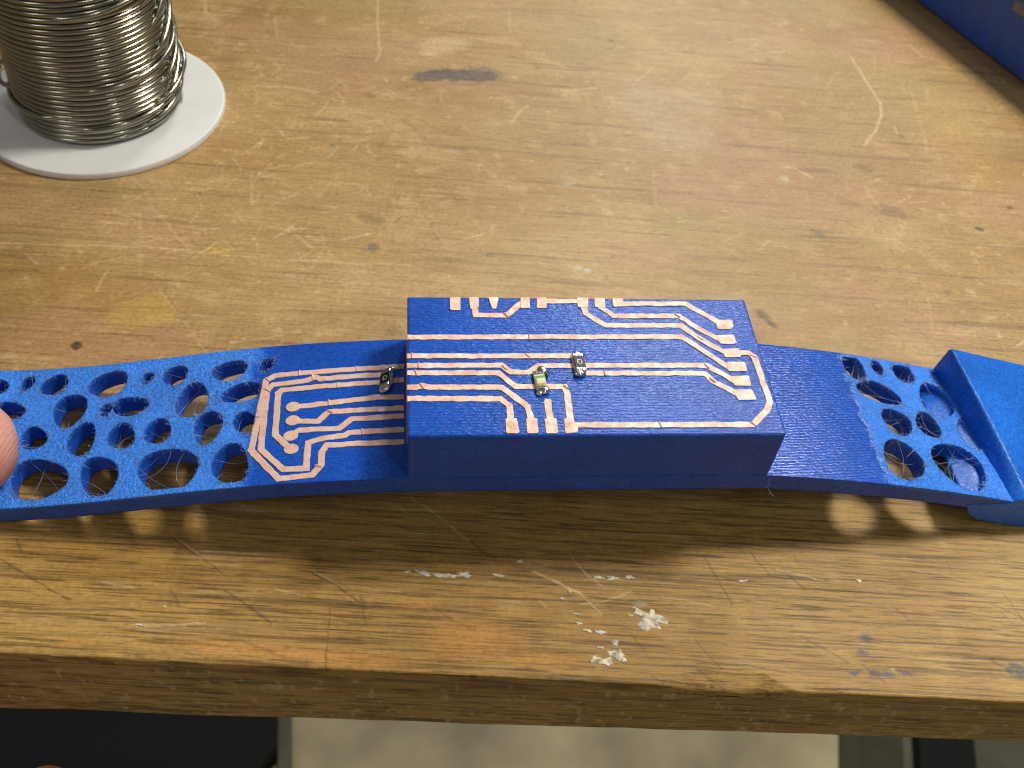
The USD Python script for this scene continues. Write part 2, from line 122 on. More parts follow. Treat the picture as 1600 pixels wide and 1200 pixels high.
 [(70.90,17.70),(70.49,17.51),(70.09,17.41),(69.71,17.37),(69.34,17.38),(68.97,17.47),(68.64,17.69),(68.40,18.05),(68.28,18.52),(68.30,19.05),(68.43,19.58),(68.62,20.06),(68.85,20.52),(69.11,20.96),(69.43,21.38),(69.81,21.74),(70.24,21.97),(70.67,22.04),(71.07,21.92),(71.38,21.65),(71.61,21.30),(71.77,20.91),(71.90,20.49),(71.98,20.03),(71.99,19.52),(71.88,18.98),(71.64,18.45),(71.30,18.01)],
 [(60.73,8.48),(60.45,8.20),(60.12,7.97),(59.74,7.81),(59.31,7.79),(58.90,7.91),(58.54,8.16),(58.26,8.50),(58.05,8.87),(57.90,9.25),(57.78,9.64),(57.70,10.07),(57.71,10.51),(57.84,10.94),(58.09,11.29),(58.45,11.54),(58.85,11.65),(59.26,11.67),(59.65,11.62),(60.04,11.53),(60.42,11.38),(60.80,11.16),(61.12,10.84),(61.33,10.43),(61.41,9.98),(61.35,9.53),(61.19,9.13),(60.98,8.79)],
 [(64.90,8.51),(64.57,8.36),(64.22,8.31),(63.89,8.33),(63.57,8.39),(63.26,8.49),(62.95,8.67),(62.67,8.94),(62.46,9.30),(62.36,9.72),(62.38,10.16),(62.48,10.56),(62.65,10.92),(62.84,11.23),(63.06,11.53),(63.33,11.79),(63.64,11.99),(64.00,12.07),(64.37,12.01),(64.70,11.80),(64.96,11.50),(65.15,11.15),(65.29,10.78),(65.39,10.41),(65.46,10.01),(65.47,9.58),(65.38,9.16),(65.19,8.79)],
 [(71.36,8.22),(70.91,7.84),(70.41,7.57),(69.90,7.47),(69.44,7.57),(69.08,7.84),(68.82,8.21),(68.65,8.64),(68.54,9.10),(68.47,9.59),(68.47,10.13),(68.58,10.72),(68.84,11.30),(69.23,11.81),(69.72,12.20),(70.22,12.43),(70.71,12.54),(71.18,12.58),(71.63,12.56),(72.07,12.47),(72.48,12.25),(72.78,11.88),(72.93,11.37),(72.89,10.78),(72.71,10.18),(72.43,9.62),(72.11,9.12),(71.76,8.66)],
 [(59.45,1.69),(58.96,1.41),(58.46,1.20),(57.93,1.05),(57.38,1.01),(56.84,1.13),(56.36,1.45),(56.01,1.94),(55.82,2.54),(55.77,3.17),(55.81,3.78),(55.92,4.38),(56.08,4.98),(56.32,5.58),(56.69,6.14),(57.19,6.56),(57.76,6.79),(58.35,6.79),(58.89,6.62),(59.36,6.32),(59.77,5.97),(60.14,5.57),(60.47,5.09),(60.70,4.51),(60.78,3.86),(60.66,3.18),(60.36,2.56),(59.93,2.06)],
 [(68.37,1.74),(67.86,1.20),(67.21,0.81),(66.45,0.65),(65.67,0.73),(64.96,1.04),(64.35,1.49),(63.84,2.01),(63.39,2.57),(63.00,3.18),(62.70,3.87),(62.55,4.63),(62.64,5.40),(62.98,6.08),(63.52,6.60),(64.18,6.94),(64.88,7.14),(65.58,7.24),(66.31,7.27),(67.07,7.20),(67.84,6.97),(68.54,6.52),(69.06,5.88),(69.34,5.13),(69.38,4.36),(69.26,3.63),(69.03,2.96),(68.74,2.33)],
]
STRAP_LEFT = [1.23661e-06, 2.705e-05, -0.00351084, 0.0753657, 11.2693]
STRAP_RIGHT = [-0.00287708, -0.0915491, 11.1397]
# chip r1 [(18.67,11.29),(18.61,8.25)]
# chip led [(14.18,8.81),(14.32,5.60)]
# chip r2 [(-2.49,15.93),(-2.60,12.86)]
# right hole-zone edge [(55.28,20.29),(55.07,15.77),(55.26,10.81),(54.96,6.44),(55.14,3.59),(57.48,0.48)]
# sleeve wall base [(68.98,21.01),(69.82,17.51),(70.81,11.84),(71.80,4.53),(71.66,-0.11)]
MARK_STROKES = [
 ([(-62.83,61.50),(-52.29,62.07),(-42.58,62.83),(-25.11,62.03),(-12.29,62.39),(-4.92,62.87)],0.35,'pale',0.55),
 ([(-17.30,138.31),(-16.32,128.78),(-14.95,119.92),(-15.30,116.61)],0.50,'pale',0.60),
 ([(8.33,138.77),(8.71,130.36)],0.40,'pale',0.40),
 ([(-8.82,74.73),(-4.39,74.46),(-0.65,69.31)],0.30,'pale',0.35),
 ([(-44.46,72.21),(-36.09,62.26)],0.35,'pale',0.40),
 ([(-45.64,70.57),(-42.15,56.91)],0.30,'pale',0.30),
 ([(-38.62,54.01),(-33.83,48.24),(-30.25,43.48)],0.30,'pale',0.45),
 ([(-38.35,54.68),(-34.38,48.80)],0.25,'dark',0.35),
 ([(-3.96,75.27),(-0.53,67.44),(2.16,61.39)],0.25,'dark',0.25),
 ([(75.33,131.15),(76.53,122.31),(77.54,116.04),(76.80,111.82),(74.51,106.54),(71.34,101.72)],0.55,'pale',0.75),
 ([(67.85,118.93),(71.74,126.06)],0.30,'pale',0.30),
 ([(55.78,93.92),(57.88,93.28),(60.03,91.26)],0.60,'pale',0.60),
 ([(88.51,137.88),(90.07,133.81),(91.82,133.14)],0.50,'pale',0.60),
 ([(84.38,119.09),(83.50,108.69),(82.60,100.88)],0.60,'pale',0.30),
 ([(33.13,91.15),(32.85,81.03)],0.30,'pale',0.35),
 ([(35.62,88.85),(38.37,84.45)],0.25,'pale',0.35),
 ([(23.51,91.72),(25.32,85.08),(27.19,81.19)],0.25,'dark',0.30),
 ([(66.15,60.90),(69.71,55.95),(70.95,53.50)],0.30,'dark',0.30),
 ([(61.74,87.68),(67.01,84.61)],0.35,'dark',0.30),
 ([(-34.82,105.53),(-28.33,106.05),(-24.01,105.06)],0.50,'pale',0.50),
 ([(-35.35,128.11),(-33.88,121.47)],0.40,'pale',0.35),
 ([(-49.31,132.52),(-48.10,127.94)],0.60,'pale',0.50),
 ([(-45.66,129.28),(-41.22,130.95)],0.50,'pale',0.40),
 ([(-38.16,120.81),(-35.17,113.67)],0.30,'pale',0.30),
 ([(9.51,100.90),(10.80,103.96),(12.24,106.11)],0.50,'pale',0.60),
 ([(34.55,141.77),(42.63,145.12)],0.40,'pale',0.40),
 ([(18.54,111.61),(24.38,113.25)],0.70,'pale',0.50),
 ([(-29.57,73.91),(-29.03,76.29),(-29.36,77.04)],0.30,'pale',0.50),
 ([(-27.68,14.77),(-24.36,12.63),(-21.25,10.54)],0.22,'dark',0.60),
 ([(-27.58,14.94),(-24.25,12.81)],0.20,'pale',0.50),
 ([(-11.58,11.22),(-9.08,9.99),(-5.89,7.96)],0.22,'dark',0.70),
 ([(-11.40,11.39),(-8.73,10.01)],0.20,'pale',0.50),
 ([(-45.40,10.81),(-41.26,8.60),(-36.50,6.32)],0.25,'dark',0.70),
 ([(-1.60,22.29),(2.39,19.37),(5.53,16.50)],0.30,'pale',0.50),
 ([(-21.90,19.96),(-18.38,18.86)],0.30,'pale',0.30),
 ([(18.27,19.09),(21.19,16.21)],0.25,'pale',0.25),
 ([(33.24,16.11),(34.73,12.81),(35.85,10.00)],0.25,'dark',0.60),
 ([(38.86,17.16),(39.95,15.24),(40.77,14.18)],0.25,'dark',0.60),
 ([(30.98,5.57),(32.20,3.81),(33.62,2.18)],0.22,'dark',0.60),
 ([(23.90,5.79),(25.50,3.46)],0.20,'dark',0.40),
 ([(31.02,2.71),(36.64,2.71),(41.10,2.06)],0.25,'dark',0.70),
 ([(-8.97,7.00),(-8.73,3.23),(-8.44,-0.93)],0.18,'dark',0.75),
 ([(29.71,10.86),(39.99,10.65),(49.50,9.99)],0.20,'dark',0.55),
 ([(39.67,8.62),(54.32,8.42)],0.20,'dark',0.50),
 ([(53.27,10.21),(62.16,9.91),(69.56,9.52)],0.20,'dark',0.45),
 ([(58.15,6.13),(63.22,5.94)],0.25,'dark',0.60),
 ([(3.82,7.35),(17.92,6.61)],0.20,'dark',0.40),
 ([(-29.15,3.95),(-25.82,3.99),(-21.91,4.51)],0.30,'pale',0.60),
 ([(15.16,12.03),(18.40,10.59),(20.82,7.94)],0.25,'pale',0.50),
 ([(44.05,16.97),(44.45,15.78)],0.20,'dark',0.50),
 ([(62.67,17.09),(63.09,15.81)],0.20,'dark',0.40),
]
MARK_BLOBS = [
 (0.09,113.97,9.07,2.31,4,'graphite',1.00,0.85),
 (-6.10,112.25,3.43,1.66,15,'graphite',0.90,0.75),
 (4.64,115.89,4.69,1.92,2,'graphite',0.50,0.70),
 (-3.96,123.81,6.59,3.63,18,'pale',0.45,0.50),
 (-6.33,120.33,2.12,1.10,10,'pale',0.50,0.60),
 (-39.73,49.76,3.86,5.60,-60,'yellow',0.60,0.75),
 (-36.24,49.84,0.76,2.00,25,'yellow',0.70,0.60),
 (-32.19,63.23,2.17,1.26,10,'yellow',0.80,0.60),
 (-31.00,61.83,1.44,0.83,10,'yellow',0.60,0.60),
 (-46.64,42.93,1.12,0.94,-15,'dark',0.95,0.50),
 (-10.38,66.25,1.22,0.86,10,'slate',0.75,0.40),
 (-11.28,65.86,2.06,1.14,0,'slate',0.30,0.30),
 (6.77,66.20,0.86,0.71,0,'green',0.70,0.50),
 (-6.42,49.20,1.74,1.47,0,'dark',0.35,0.30),
 (-19.62,90.02,0.93,0.87,10,'green',0.50,0.50),
 (20.03,64.88,0.77,0.71,0,'white',0.60,0.50),
 (21.24,64.16,0.87,0.56,0,'white',0.60,0.50),
 (58.54,76.62,1.48,0.97,-25,'slate',0.60,0.40),
 (57.46,77.44,0.74,0.65,0,'slate',0.50,0.40),
 (85.79,80.85,1.11,0.61,-10,'dark',0.95,0.60),
 (92.91,87.05,0.80,0.55,0,'dark',0.80,0.60),
 (46.52,57.17,1.15,1.76,50,'dark',0.70,0.50),
 (47.66,55.46,1.52,0.80,-35,'dark',0.75,0.50),
 (-15.02,105.33,1.54,1.38,20,'brown',0.55,0.40),
 (-11.51,72.44,3.28,1.66,-20,'brown',0.50,0.40),
 (71.64,83.81,3.77,2.27,-18,'brown',0.60,0.50),
 (69.91,95.28,2.55,1.71,-10,'brown',0.60,0.50),
 (64.96,85.03,3.32,1.22,-15,'brown',0.35,0.50),
 (79.13,105.39,1.09,0.83,0,'brown',0.60,0.50),
 (55.21,90.51,1.01,1.26,0,'grey',0.70,0.50),
 (33.28,101.56,1.37,0.58,-15,'brown',0.60,0.50),
 (28.16,130.09,0.63,0.71,0,'dark',0.60,0.50),
 (13.96,118.53,0.83,0.87,0,'brown',0.50,0.50),
 (58.32,127.71,0.77,0.95,0,'brown',0.50,0.50),
 (33.47,110.00,9.49,9.54,0,'grey',0.32,0.40),
 (38.28,99.94,9.75,7.85,-10,'grey',0.30,0.40),
 (42.87,111.29,7.21,10.81,0,'grey',0.22,0.30),
 (19.09,86.02,2.64,4.30,0,'grey',0.20,0.30),
 (53.07,134.86,22.75,10.22,0,'pink',0.30,0.30),
 (30.36,68.52,15.04,6.02,0,'pink',0.40,0.30),
 (-16.83,43.28,9.23,4.71,0,'pink',0.35,0.30),
 (88.41,109.34,9.39,18.26,0,'yellow',0.30,0.30),
 (80.26,125.05,7.88,9.78,0,'yellow',0.20,0.30),
 (93.99,96.76,8.40,8.12,0,'yellow',0.25,0.30),
 (42.97,50.00,0.92,0.63,0,'dark',0.75,0.50),
 (76.09,65.17,1.03,0.75,0,'brown',0.60,0.50),
 (79.55,60.16,0.91,0.72,0,'brown',0.50,0.50),
 (76.75,57.25,0.79,0.42,0,'brown',0.50,0.50),
 (0.97,7.97,4.22,0.95,0,'orange',0.60,0.30),
 (6.76,4.08,7.63,3.20,0,'orange',0.75,0.30),
 (14.36,2.27,7.62,1.33,0,'orange',0.70,0.30),
 (-16.01,1.74,15.36,1.03,0,'orange',0.70,0.30),
 (-34.43,1.60,3.87,0.67,0,'orange',0.50,0.30),
 (-5.25,1.23,9.41,1.16,0,'orange',0.70,0.30),
 (50.44,6.87,0.81,1.06,80,'ink',0.75,0.40),
 (49.71,4.91,0.66,0.95,80,'ink',0.75,0.40),
 (48.34,2.58,0.50,1.31,85,'ink',0.80,0.40),
 (50.61,2.55,0.51,1.16,75,'ink',0.80,0.40),
 (51.93,2.40,0.65,1.08,70,'ink',0.75,0.40),
 (53.99,2.65,0.51,1.17,85,'ink',0.80,0.40),
 (52.67,3.10,0.36,0.31,0,'white',0.50,0.40),
 (67.05,3.70,1.63,1.30,10,'slate',0.90,0.60),
 (31.56,7.61,1.16,0.72,0,'brown',0.55,0.40),
 (25.23,9.63,1.17,0.49,0,'grey',0.60,0.50),
 (-30.31,-1.50,3.82,0.86,0,'yellow',0.20,0.30),
 (37.29,2.38,5.69,1.06,0,'yellow',0.25,0.30),
 (6.93,-0.07,0.54,0.28,0,'dark',0.60,0.50),
 (7.98,2.81,0.34,0.44,0,'brown',0.60,0.50),
 (3.24,17.66,8.99,3.58,0,'brown',0.15,0.30),
]
PAINT_FLAKES = [
 (26.40,7.79,1.88,1.68,-20),
 (25.14,8.35,0.87,0.48,-10),
 (0.68,11.97,1.29,0.41,-4),
 (3.21,11.80,1.87,0.41,-3),
 (5.36,12.01,1.01,0.49,-5),
 (9.19,12.16,0.80,0.33,0),
 (11.64,14.07,0.74,0.25,10),
 (20.59,12.61,0.81,0.33,0),
 (22.49,12.56,1.04,0.33,0),
 (24.35,12.76,0.74,0.34,0),
 (-26.53,6.14,0.27,0.19,0),
 (-1.11,11.94,0.57,0.21,5),
 (37.38,13.13,0.83,0.26,5),
 (51.12,14.05,0.54,0.26,-25),
 (-28.45,3.84,0.66,0.19,0),
 (20.72,5.76,1.06,0.31,-8),
 (22.07,4.70,0.42,0.76,-20),
 (20.91,2.25,1.11,0.67,10),
 (22.56,3.30,0.84,0.75,40),
 (19.74,2.56,0.69,0.37,20),
 (18.28,6.63,0.57,0.23,0),
 (19.17,5.91,0.71,0.23,-5),
 (22.29,4.71,0.28,0.30,0),
 (23.01,2.73,0.42,0.60,30),
 (20.36,3.93,0.49,0.23,0),
 (17.31,10.53,0.36,0.16,0),
 (16.42,9.67,0.43,0.16,-20),
 (18.31,7.80,0.64,0.20,0),
 (24.46,8.94,0.36,0.16,30),
 (24.04,7.97,0.36,0.16,0),
 (21.45,3.39,0.35,0.52,70),
]
# ---------------------------------------------------------------- helpers (all lengths in the code below are millimetres)
ORIGIN = {}
def numbered(path):
    if not stage.GetPrimAtPath(path): return path
    k = 1
    while stage.GetPrimAtPath('%s_%03d' % (path, k)): k += 1
    return '%s_%03d' % (path, k)

def thing(name, label, category, loc=(0, 0, 0), group=None):
    path = numbered('/World/'+name)
    x = UsdGeom.Xform.Define(stage, path); x.AddTranslateOp().Set(Gf.Vec3d(*[c*MM for c in loc]))
    p = x.GetPrim(); p.SetCustomDataByKey('label', label); p.SetCustomDataByKey('category', category)
    if group: p.SetCustomDataByKey('group', group)
    ORIGIN[path] = np.array(loc, float)
    return path

def part(name, mesh, mat, parent, smooth=False, label=None, kind=None, prim=None):
    """mesh in world millimetres"""
    path = numbered(parent+'/'+name)
    top = '/'.join(path.split('/')[:3])
    v, f, n = meshkit.arrays(mesh, smooth)
    v = (np.asarray(v)-ORIGIN.get(top, 0))*MM
    me = UsdGeom.Mesh.Define(stage, path)
    me.CreatePointsAttr(Vt.Vec3fArray.FromNumpy(v.astype(np.float32)))
    me.CreateFaceVertexCountsAttr(Vt.IntArray.FromNumpy(np.full(len(f), 3, np.int32)))
    me.CreateFaceVertexIndicesAttr(Vt.IntArray.FromNumpy(np.asarray(f, np.int32).ravel()))
    me.CreateSubdivisionSchemeAttr('none')
    if n is not None:
        me.CreateNormalsAttr(Vt.Vec3fArray.FromNumpy(n.astype(np.float32))); me.SetNormalsInterpolation('vertex')
    for k, (t, a) in (prim or {}).items():
        a = a(v/MM+ORIGIN.get(top, 0)) if callable(a) else a
        pv = UsdGeom.PrimvarsAPI(me).CreatePrimvar(k, Sdf.ValueTypeNames.Color3fArray if t == 'c' else Sdf.ValueTypeNames.FloatArray, 'vertex')
        pv.Set(Vt.Vec3fArray.FromNumpy(a.astype(np.float32)) if t == 'c' else Vt.FloatArray.FromNumpy(a.astype(np.float32)))
    UsdShade.MaterialBindingAPI.Apply(me.GetPrim()).Bind(mat)
    if label: me.GetPrim().SetCustomDataByKey('label', label)
    if kind: me.GetPrim().SetCustomDataByKey('kind', kind)
    return path

def man2tri(m):
    a = m.to_mesh(); return trimesh.Trimesh(a.vert_properties[:, :3], a.tri_verts, process=False)
def tri2man(t):
    return manifold3d.Manifold(manifold3d.Mesh(np.asarray(t.vertices, np.float32), np.asarray(t.faces, np.uint32)))
def hull(points):
    return trimesh.PointCloud(np.asarray(points, float)).convex_hull
def cbox(lo, hi, c):
    """box with chamfered edges"""
    lo, hi = np.array(lo, float), np.array(hi, float); P = []
    for s in np.ndindex(2, 2, 2):
        for k in range(3):
            p = np.where(np.array(s), hi-c, lo+c); p[k] = hi[k] if s[k] else lo[k]; P.append(p)
    return hull(P)
def tube(path, r, sides=6, closed=False):
    P = np.asarray(path, float); n = len(P)
    r = np.broadcast_to(np.asarray(r, float), (n,))
    T = np.gradient(P, axis=0); T /= np.linalg.norm(T, axis=1, keepdims=True)+1e-12
    ref = np.array([0.13, 0.21, 0.97]); V = []
    a = np.cross(T, ref); bad = np.linalg.norm(a, axis=1) < .1
    a[bad] = np.cross(T[bad], [1, 0.1, 0]); a /= np.linalg.norm(a, axis=1, keepdims=True); b = np.cross(T, a)
    th = np.arange(sides)/sides*2*np.pi
    V = P[:, None]+r[:, None, None]*(np.cos(th)[None, :, None]*a[:, None]+np.sin(th)[None, :, None]*b[:, None])
    i = np.arange(n-1)[:, None]*sides; j = np.arange(sides); k = (j+1) % sides
    q = np.stack([i+j, i+k, i+sides+k, i+sides+j], -1).reshape(-1, 4)
    F = np.vstack([q[:, [0, 2, 1]], q[:, [0, 3, 2]]])
    V = V.reshape(-1, 3); V = np.vstack([V, P[0], P[-1]]); c0, c1 = len(V)-2, len(V)-1
    caps = [(c0, j_, (j_+1) % sides) for j_ in range(sides)]+[(c1, (n-1)*sides+(j_+1) % sides, (n-1)*sides+j_) for j_ in range(sides)]
    return trimesh.Trimesh(V, np.vstack([F, np.array(caps)]), process=False)
def join(L): return trimesh.util.concatenate(L)
def polys(g): return [p for p in getattr(g, 'geoms', [g]) if p.geom_type == 'Polygon' and p.area > 1e-4]
def slab(shape, thick, fine):
    """a flat plate 0..thick of a shapely shape, triangulated to edges of about fine"""
    out = []
    for p in polys(shape):
        rings = [np.array(p.exterior.coords)[:-1]]+[np.array(r.coords)[:-1] for r in p.interiors]
        m = manifold3d.Manifold.extrude(manifold3d.CrossSection(rings, manifold3d.FillRule.EvenOdd), thick)
        if fine: m = m.refine_to_length(fine)
        out.append(man2tri(m))
    return join(out)

def mat(name, nodes, links, surface='p.BSDF'):
    n = {'geo': ('geometry', {}), 'mm': ('vector_math', {'math_type': 'scale', 'scale': 1000.0})}
    n.update(nodes)
    return usdkit.material(stage, '/World/Looks/'+name, n, [('geo.position', 'mm.vector1')]+links, surface=surface)

# ---------------------------------------------------------------- materials
def blue_plastic(name, plain, rough, line=1.0):
    return mat(name, {
        'zone': ('attribute', {'attribute': 'rough_shade_zone'}),
        'yz': ('vector_math', {'math_type': 'dot_product', 'vector2': (0.0, 1.0, 1.0)}),
        'sx': ('separate_xyz', {}), 'cv': ('combine_xyz', {}),
        'lines': ('wave_texture', {'wave_type': 'bands', 'bands_direction': 'x', 'scale': .80, 'distortion': 1.2, 'detail': 2.0, 'detail_scale': .5}),
        'str': ('mapping', {'scale': (1.5, 5.0, 5.0)}), 'dash': ('noise_texture', {'scale': 1.0, 'detail': 2.0, 'roughness': .6}),
        'fz': ('noise_texture', {'scale': 2.6, 'detail': 3.0, 'roughness': .75}),
        'big': ('noise_texture', {'scale': .16, 'detail': 3.0}),
        'h1': ('math', {'math_type': 'multiply_add', 'value2': .22*line}), 'h2': ('math', {'math_type': 'multiply', 'value2': 1.0}),
        'hm': ('mix_float', {}), 'fz2': ('math', {'math_type': 'multiply', 'value2': 5.0}),
        'bump': ('bump', {'strength': .8, 'distance': .00009}), 'bev': ('bevel', {'samples': 4, 'radius': .0004}),
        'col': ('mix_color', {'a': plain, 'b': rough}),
        'cr': ('rgb_ramp', {'ramp': [(.28, (.62, .62, .66)), (.5, (1, 1, 1)), (.74, (1.7, 1.5, 1.28))]}),
        'br': ('rgb_ramp', {'ramp': [(.3, (.86, .86, .86)), (.7, (1.12, 1.12, 1.12))]}),
        'm1': ('mix_color', {'blend_type': 'multiply', 'fac': 1.0, 'use_clamp': False}), 'm2': ('mix_color', {'blend_type': 'multiply', 'fac': 1.0}),
        'p': ('principled_bsdf', {'roughness': .18, 'specular_ior_level': .36})},
        [('mm.vector', 'yz.vector1'), ('mm.vector', 'sx.vector'), ('yz.value', 'cv.x'), ('sx.x', 'cv.y'), ('cv.vector', 'lines.vector'),
         ('mm.vector', 'str.vector'), ('str.vector', 'dash.vector'), ('mm.vector', 'fz.vector'), ('mm.vector', 'big.vector'),
         ('lines.fac', 'h1.value1'), ('dash.fac', 'h1.value3'), ('fz.fac', 'fz2.value1'), ('h1.value', 'hm.a'), ('fz2.value', 'hm.b'), ('zone.fac', 'hm.fac'),
         ('hm.result', 'bump.height'), ('bev.bevel', 'bump.normal'), ('bump.normal', 'p.normal'),
         ('zone.fac', 'col.fac'), ('fz.fac', 'cr.fac'), ('big.fac', 'br.fac'), ('col.result', 'm1.a'), ('cr.color', 'm1.b'), ('m1.result', 'm2.a'), ('br.color', 'm2.b'), ('m2.result', 'p.base_color')])
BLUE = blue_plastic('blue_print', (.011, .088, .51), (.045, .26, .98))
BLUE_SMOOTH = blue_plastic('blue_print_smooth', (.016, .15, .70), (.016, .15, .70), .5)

COPPER = mat('copper_tape', {
    'n': ('noise_texture', {'scale': 1.1, 'detail': 3.0}), 'f': ('noise_texture', {'scale': 5.0, 'detail': 2.0}),
    'r': ('rgb_ramp', {'ramp': [(.28, (.70, .38, .28)), (.45, (.84, .53, .42)), (.58, (.87, .60, .49)), (.72, (.90, .74, .64))]}),
    'b': ('bump', {'strength': .45, 'distance': .0001}), 'bev': ('bevel', {'samples': 4, 'radius': .00008}),
    'mr': ('map_range', {'from_min': .35, 'from_max': .65, 'to_min': .04, 'to_max': .28}), 'p': ('principled_bsdf', {'roughness': .45})},
    [('mm.vector', 'n.vector'), ('mm.vector', 'f.vector'), ('n.fac', 'r.fac'), ('n.fac', 'mr.value'), ('mr.result', 'p.metallic'), ('r.color', 'p.base_color'), ('f.fac', 'b.height'), ('bev.bevel', 'b.normal'), ('b.normal', 'p.normal')])
SOLDER = mat('bright_solder', {
    'n': ('noise_texture', {'scale': 3.0, 'detail': 2.0}), 'b': ('bump', {'strength': .35, 'distance': .0001}),
    'p': ('principled_bsdf', {'base_color': (.74, .73, .69), 'metallic': 1.0, 'roughness': .22})},
    [('mm.vector', 'n.vector'), ('n.fac', 'b.height'), ('b.normal', 'p.normal')])
WIRE = mat('solder_wire_metal', {
    'n': ('noise_texture', {'scale': .5, 'detail': 3.0}), 'r': ('rgb_ramp', {'ramp': [(.3, (.29, .29, .235)), (.7, (.40, .395, .34))]}),
    'p': ('principled_bsdf', {'metallic': 1.0, 'roughness': .20})},
    [('mm.vector', 'n.vector'), ('n.fac', 'r.fac'), ('r.color', 'p.base_color')])
def plain(name, color, rough=.5, metallic=0.0, vary=.12, scale=1.0, bump=.0, **kw):
    c = np.array(color)
    return mat(name, {'n': ('noise_texture', {'scale': scale, 'detail': 4.0}),
        'r': ('rgb_ramp', {'ramp': [(.3, tuple(c*(1-vary))), (.7, tuple(np.minimum(c*(1+vary), 1)))]}),
        'b': ('bump', {'strength': bump, 'distance': .0001}),
        'p': ('principled_bsdf', {'roughness': rough, 'metallic': metallic, **kw})},
        [('mm.vector', 'n.vector'), ('n.fac', 'r.fac'), ('r.color', 'p.base_color'), ('n.fac', 'b.height'), ('b.normal', 'p.normal')])
CHIP_BLACK = plain('chip_black', (.012, .011, .013), .35)
CHIP_MARK = plain('chip_mark', (.75, .74, .70), .6)
CERAMIC = plain('chip_ceramic', (.75, .73, .66), .5)
LED_LENS = plain('led_lens', (.86, .76, .46), .25, scale=4, vary=.2)
LED_GREEN = plain('led_green', (.16, .42, .12), .4)
LED_BASE = plain('led_base', (.78, .74, .58), .45)
FLANGE = plain('white_spool_plastic', (.78, .81, .82), .42, vary=.03, scale=.2, subsurface_weight=.25, subsurface_radius=(.9, 1.0, .9), subsurface_scale=.001)
STRING = plain('plastic_string', (.16, .28, .55), .3, transmission_weight=.4)
NAVY = plain('navy_plastic', (.032, .11, .52), .45, scale=.4, bump=.2)
HIGHLIGHT_GREY = plain('highlight_plastic', (.16, .17, .27), .35, scale=2, vary=.35)
WHITE_PAINT = plain('dried_white_paint', (.60, .55, .44), .55, vary=.5, scale=1.6, bump=1.0)
FLOOR = plain('floor_vinyl', (.66, .56, .33), .6, vary=.30, scale=.012)
BLACK = plain('black_fabric', (.006, .006, .006), .8, scale=.3)
GREYGREEN = plain('grey_green_shade', (.13, .135, .09), .8, scale=.05)
DARKGREEN = plain('dark_green_shade', (.07, .07, .035), .8, scale=.05)
PALE = plain('pale_edging', (.17, .16, .11), .6, scale=.05)
SKIN = mat('skin', {
    'off': ('vector_math', {'math_type': 'add', 'vector2': (48.0, -5.0, -6.0)}),
    'n': ('noise_texture', {'scale': .25, 'detail': 4.0}), 'f': ('wave_texture', {'wave_type': 'rings', 'rings_direction': 'x', 'scale': .62, 'distortion': 2.5, 'detail': 1.0, 'detail_scale': .4}), 'f2': ('noise_texture', {'scale': 1.3, 'detail': 4.0}),
    'r': ('rgb_ramp', {'ramp': [(.3, (.60, .27, .21)), (.55, (.68, .33, .26)), (.75, (.72, .40, .31))]}),
    'b': ('bump', {'strength': .35, 'distance': .00012}), 'b2': ('bump', {'strength': .4, 'distance': .0003}),
    'p': ('principled_bsdf', {'roughness': .5, 'subsurface_weight': .5, 'subsurface_radius': (1.0, .35, .2), 'subsurface_scale': .0012})},
    [('mm.vector', 'n.vector'), ('mm.vector', 'off.vector1'), ('off.vector', 'f.vector'), ('mm.vector', 'f2.vector'), ('n.fac', 'r.fac'), ('r.color', 'p.base_color'), ('f.fac', 'b.height'), ('f2.fac', 'b2.height'), ('b2.normal', 'b.normal'), ('b.normal', 'p.normal')])
NAIL = plain('finger_nail', (.74, .42, .36), .25)
TH = math.radians(-4.833)
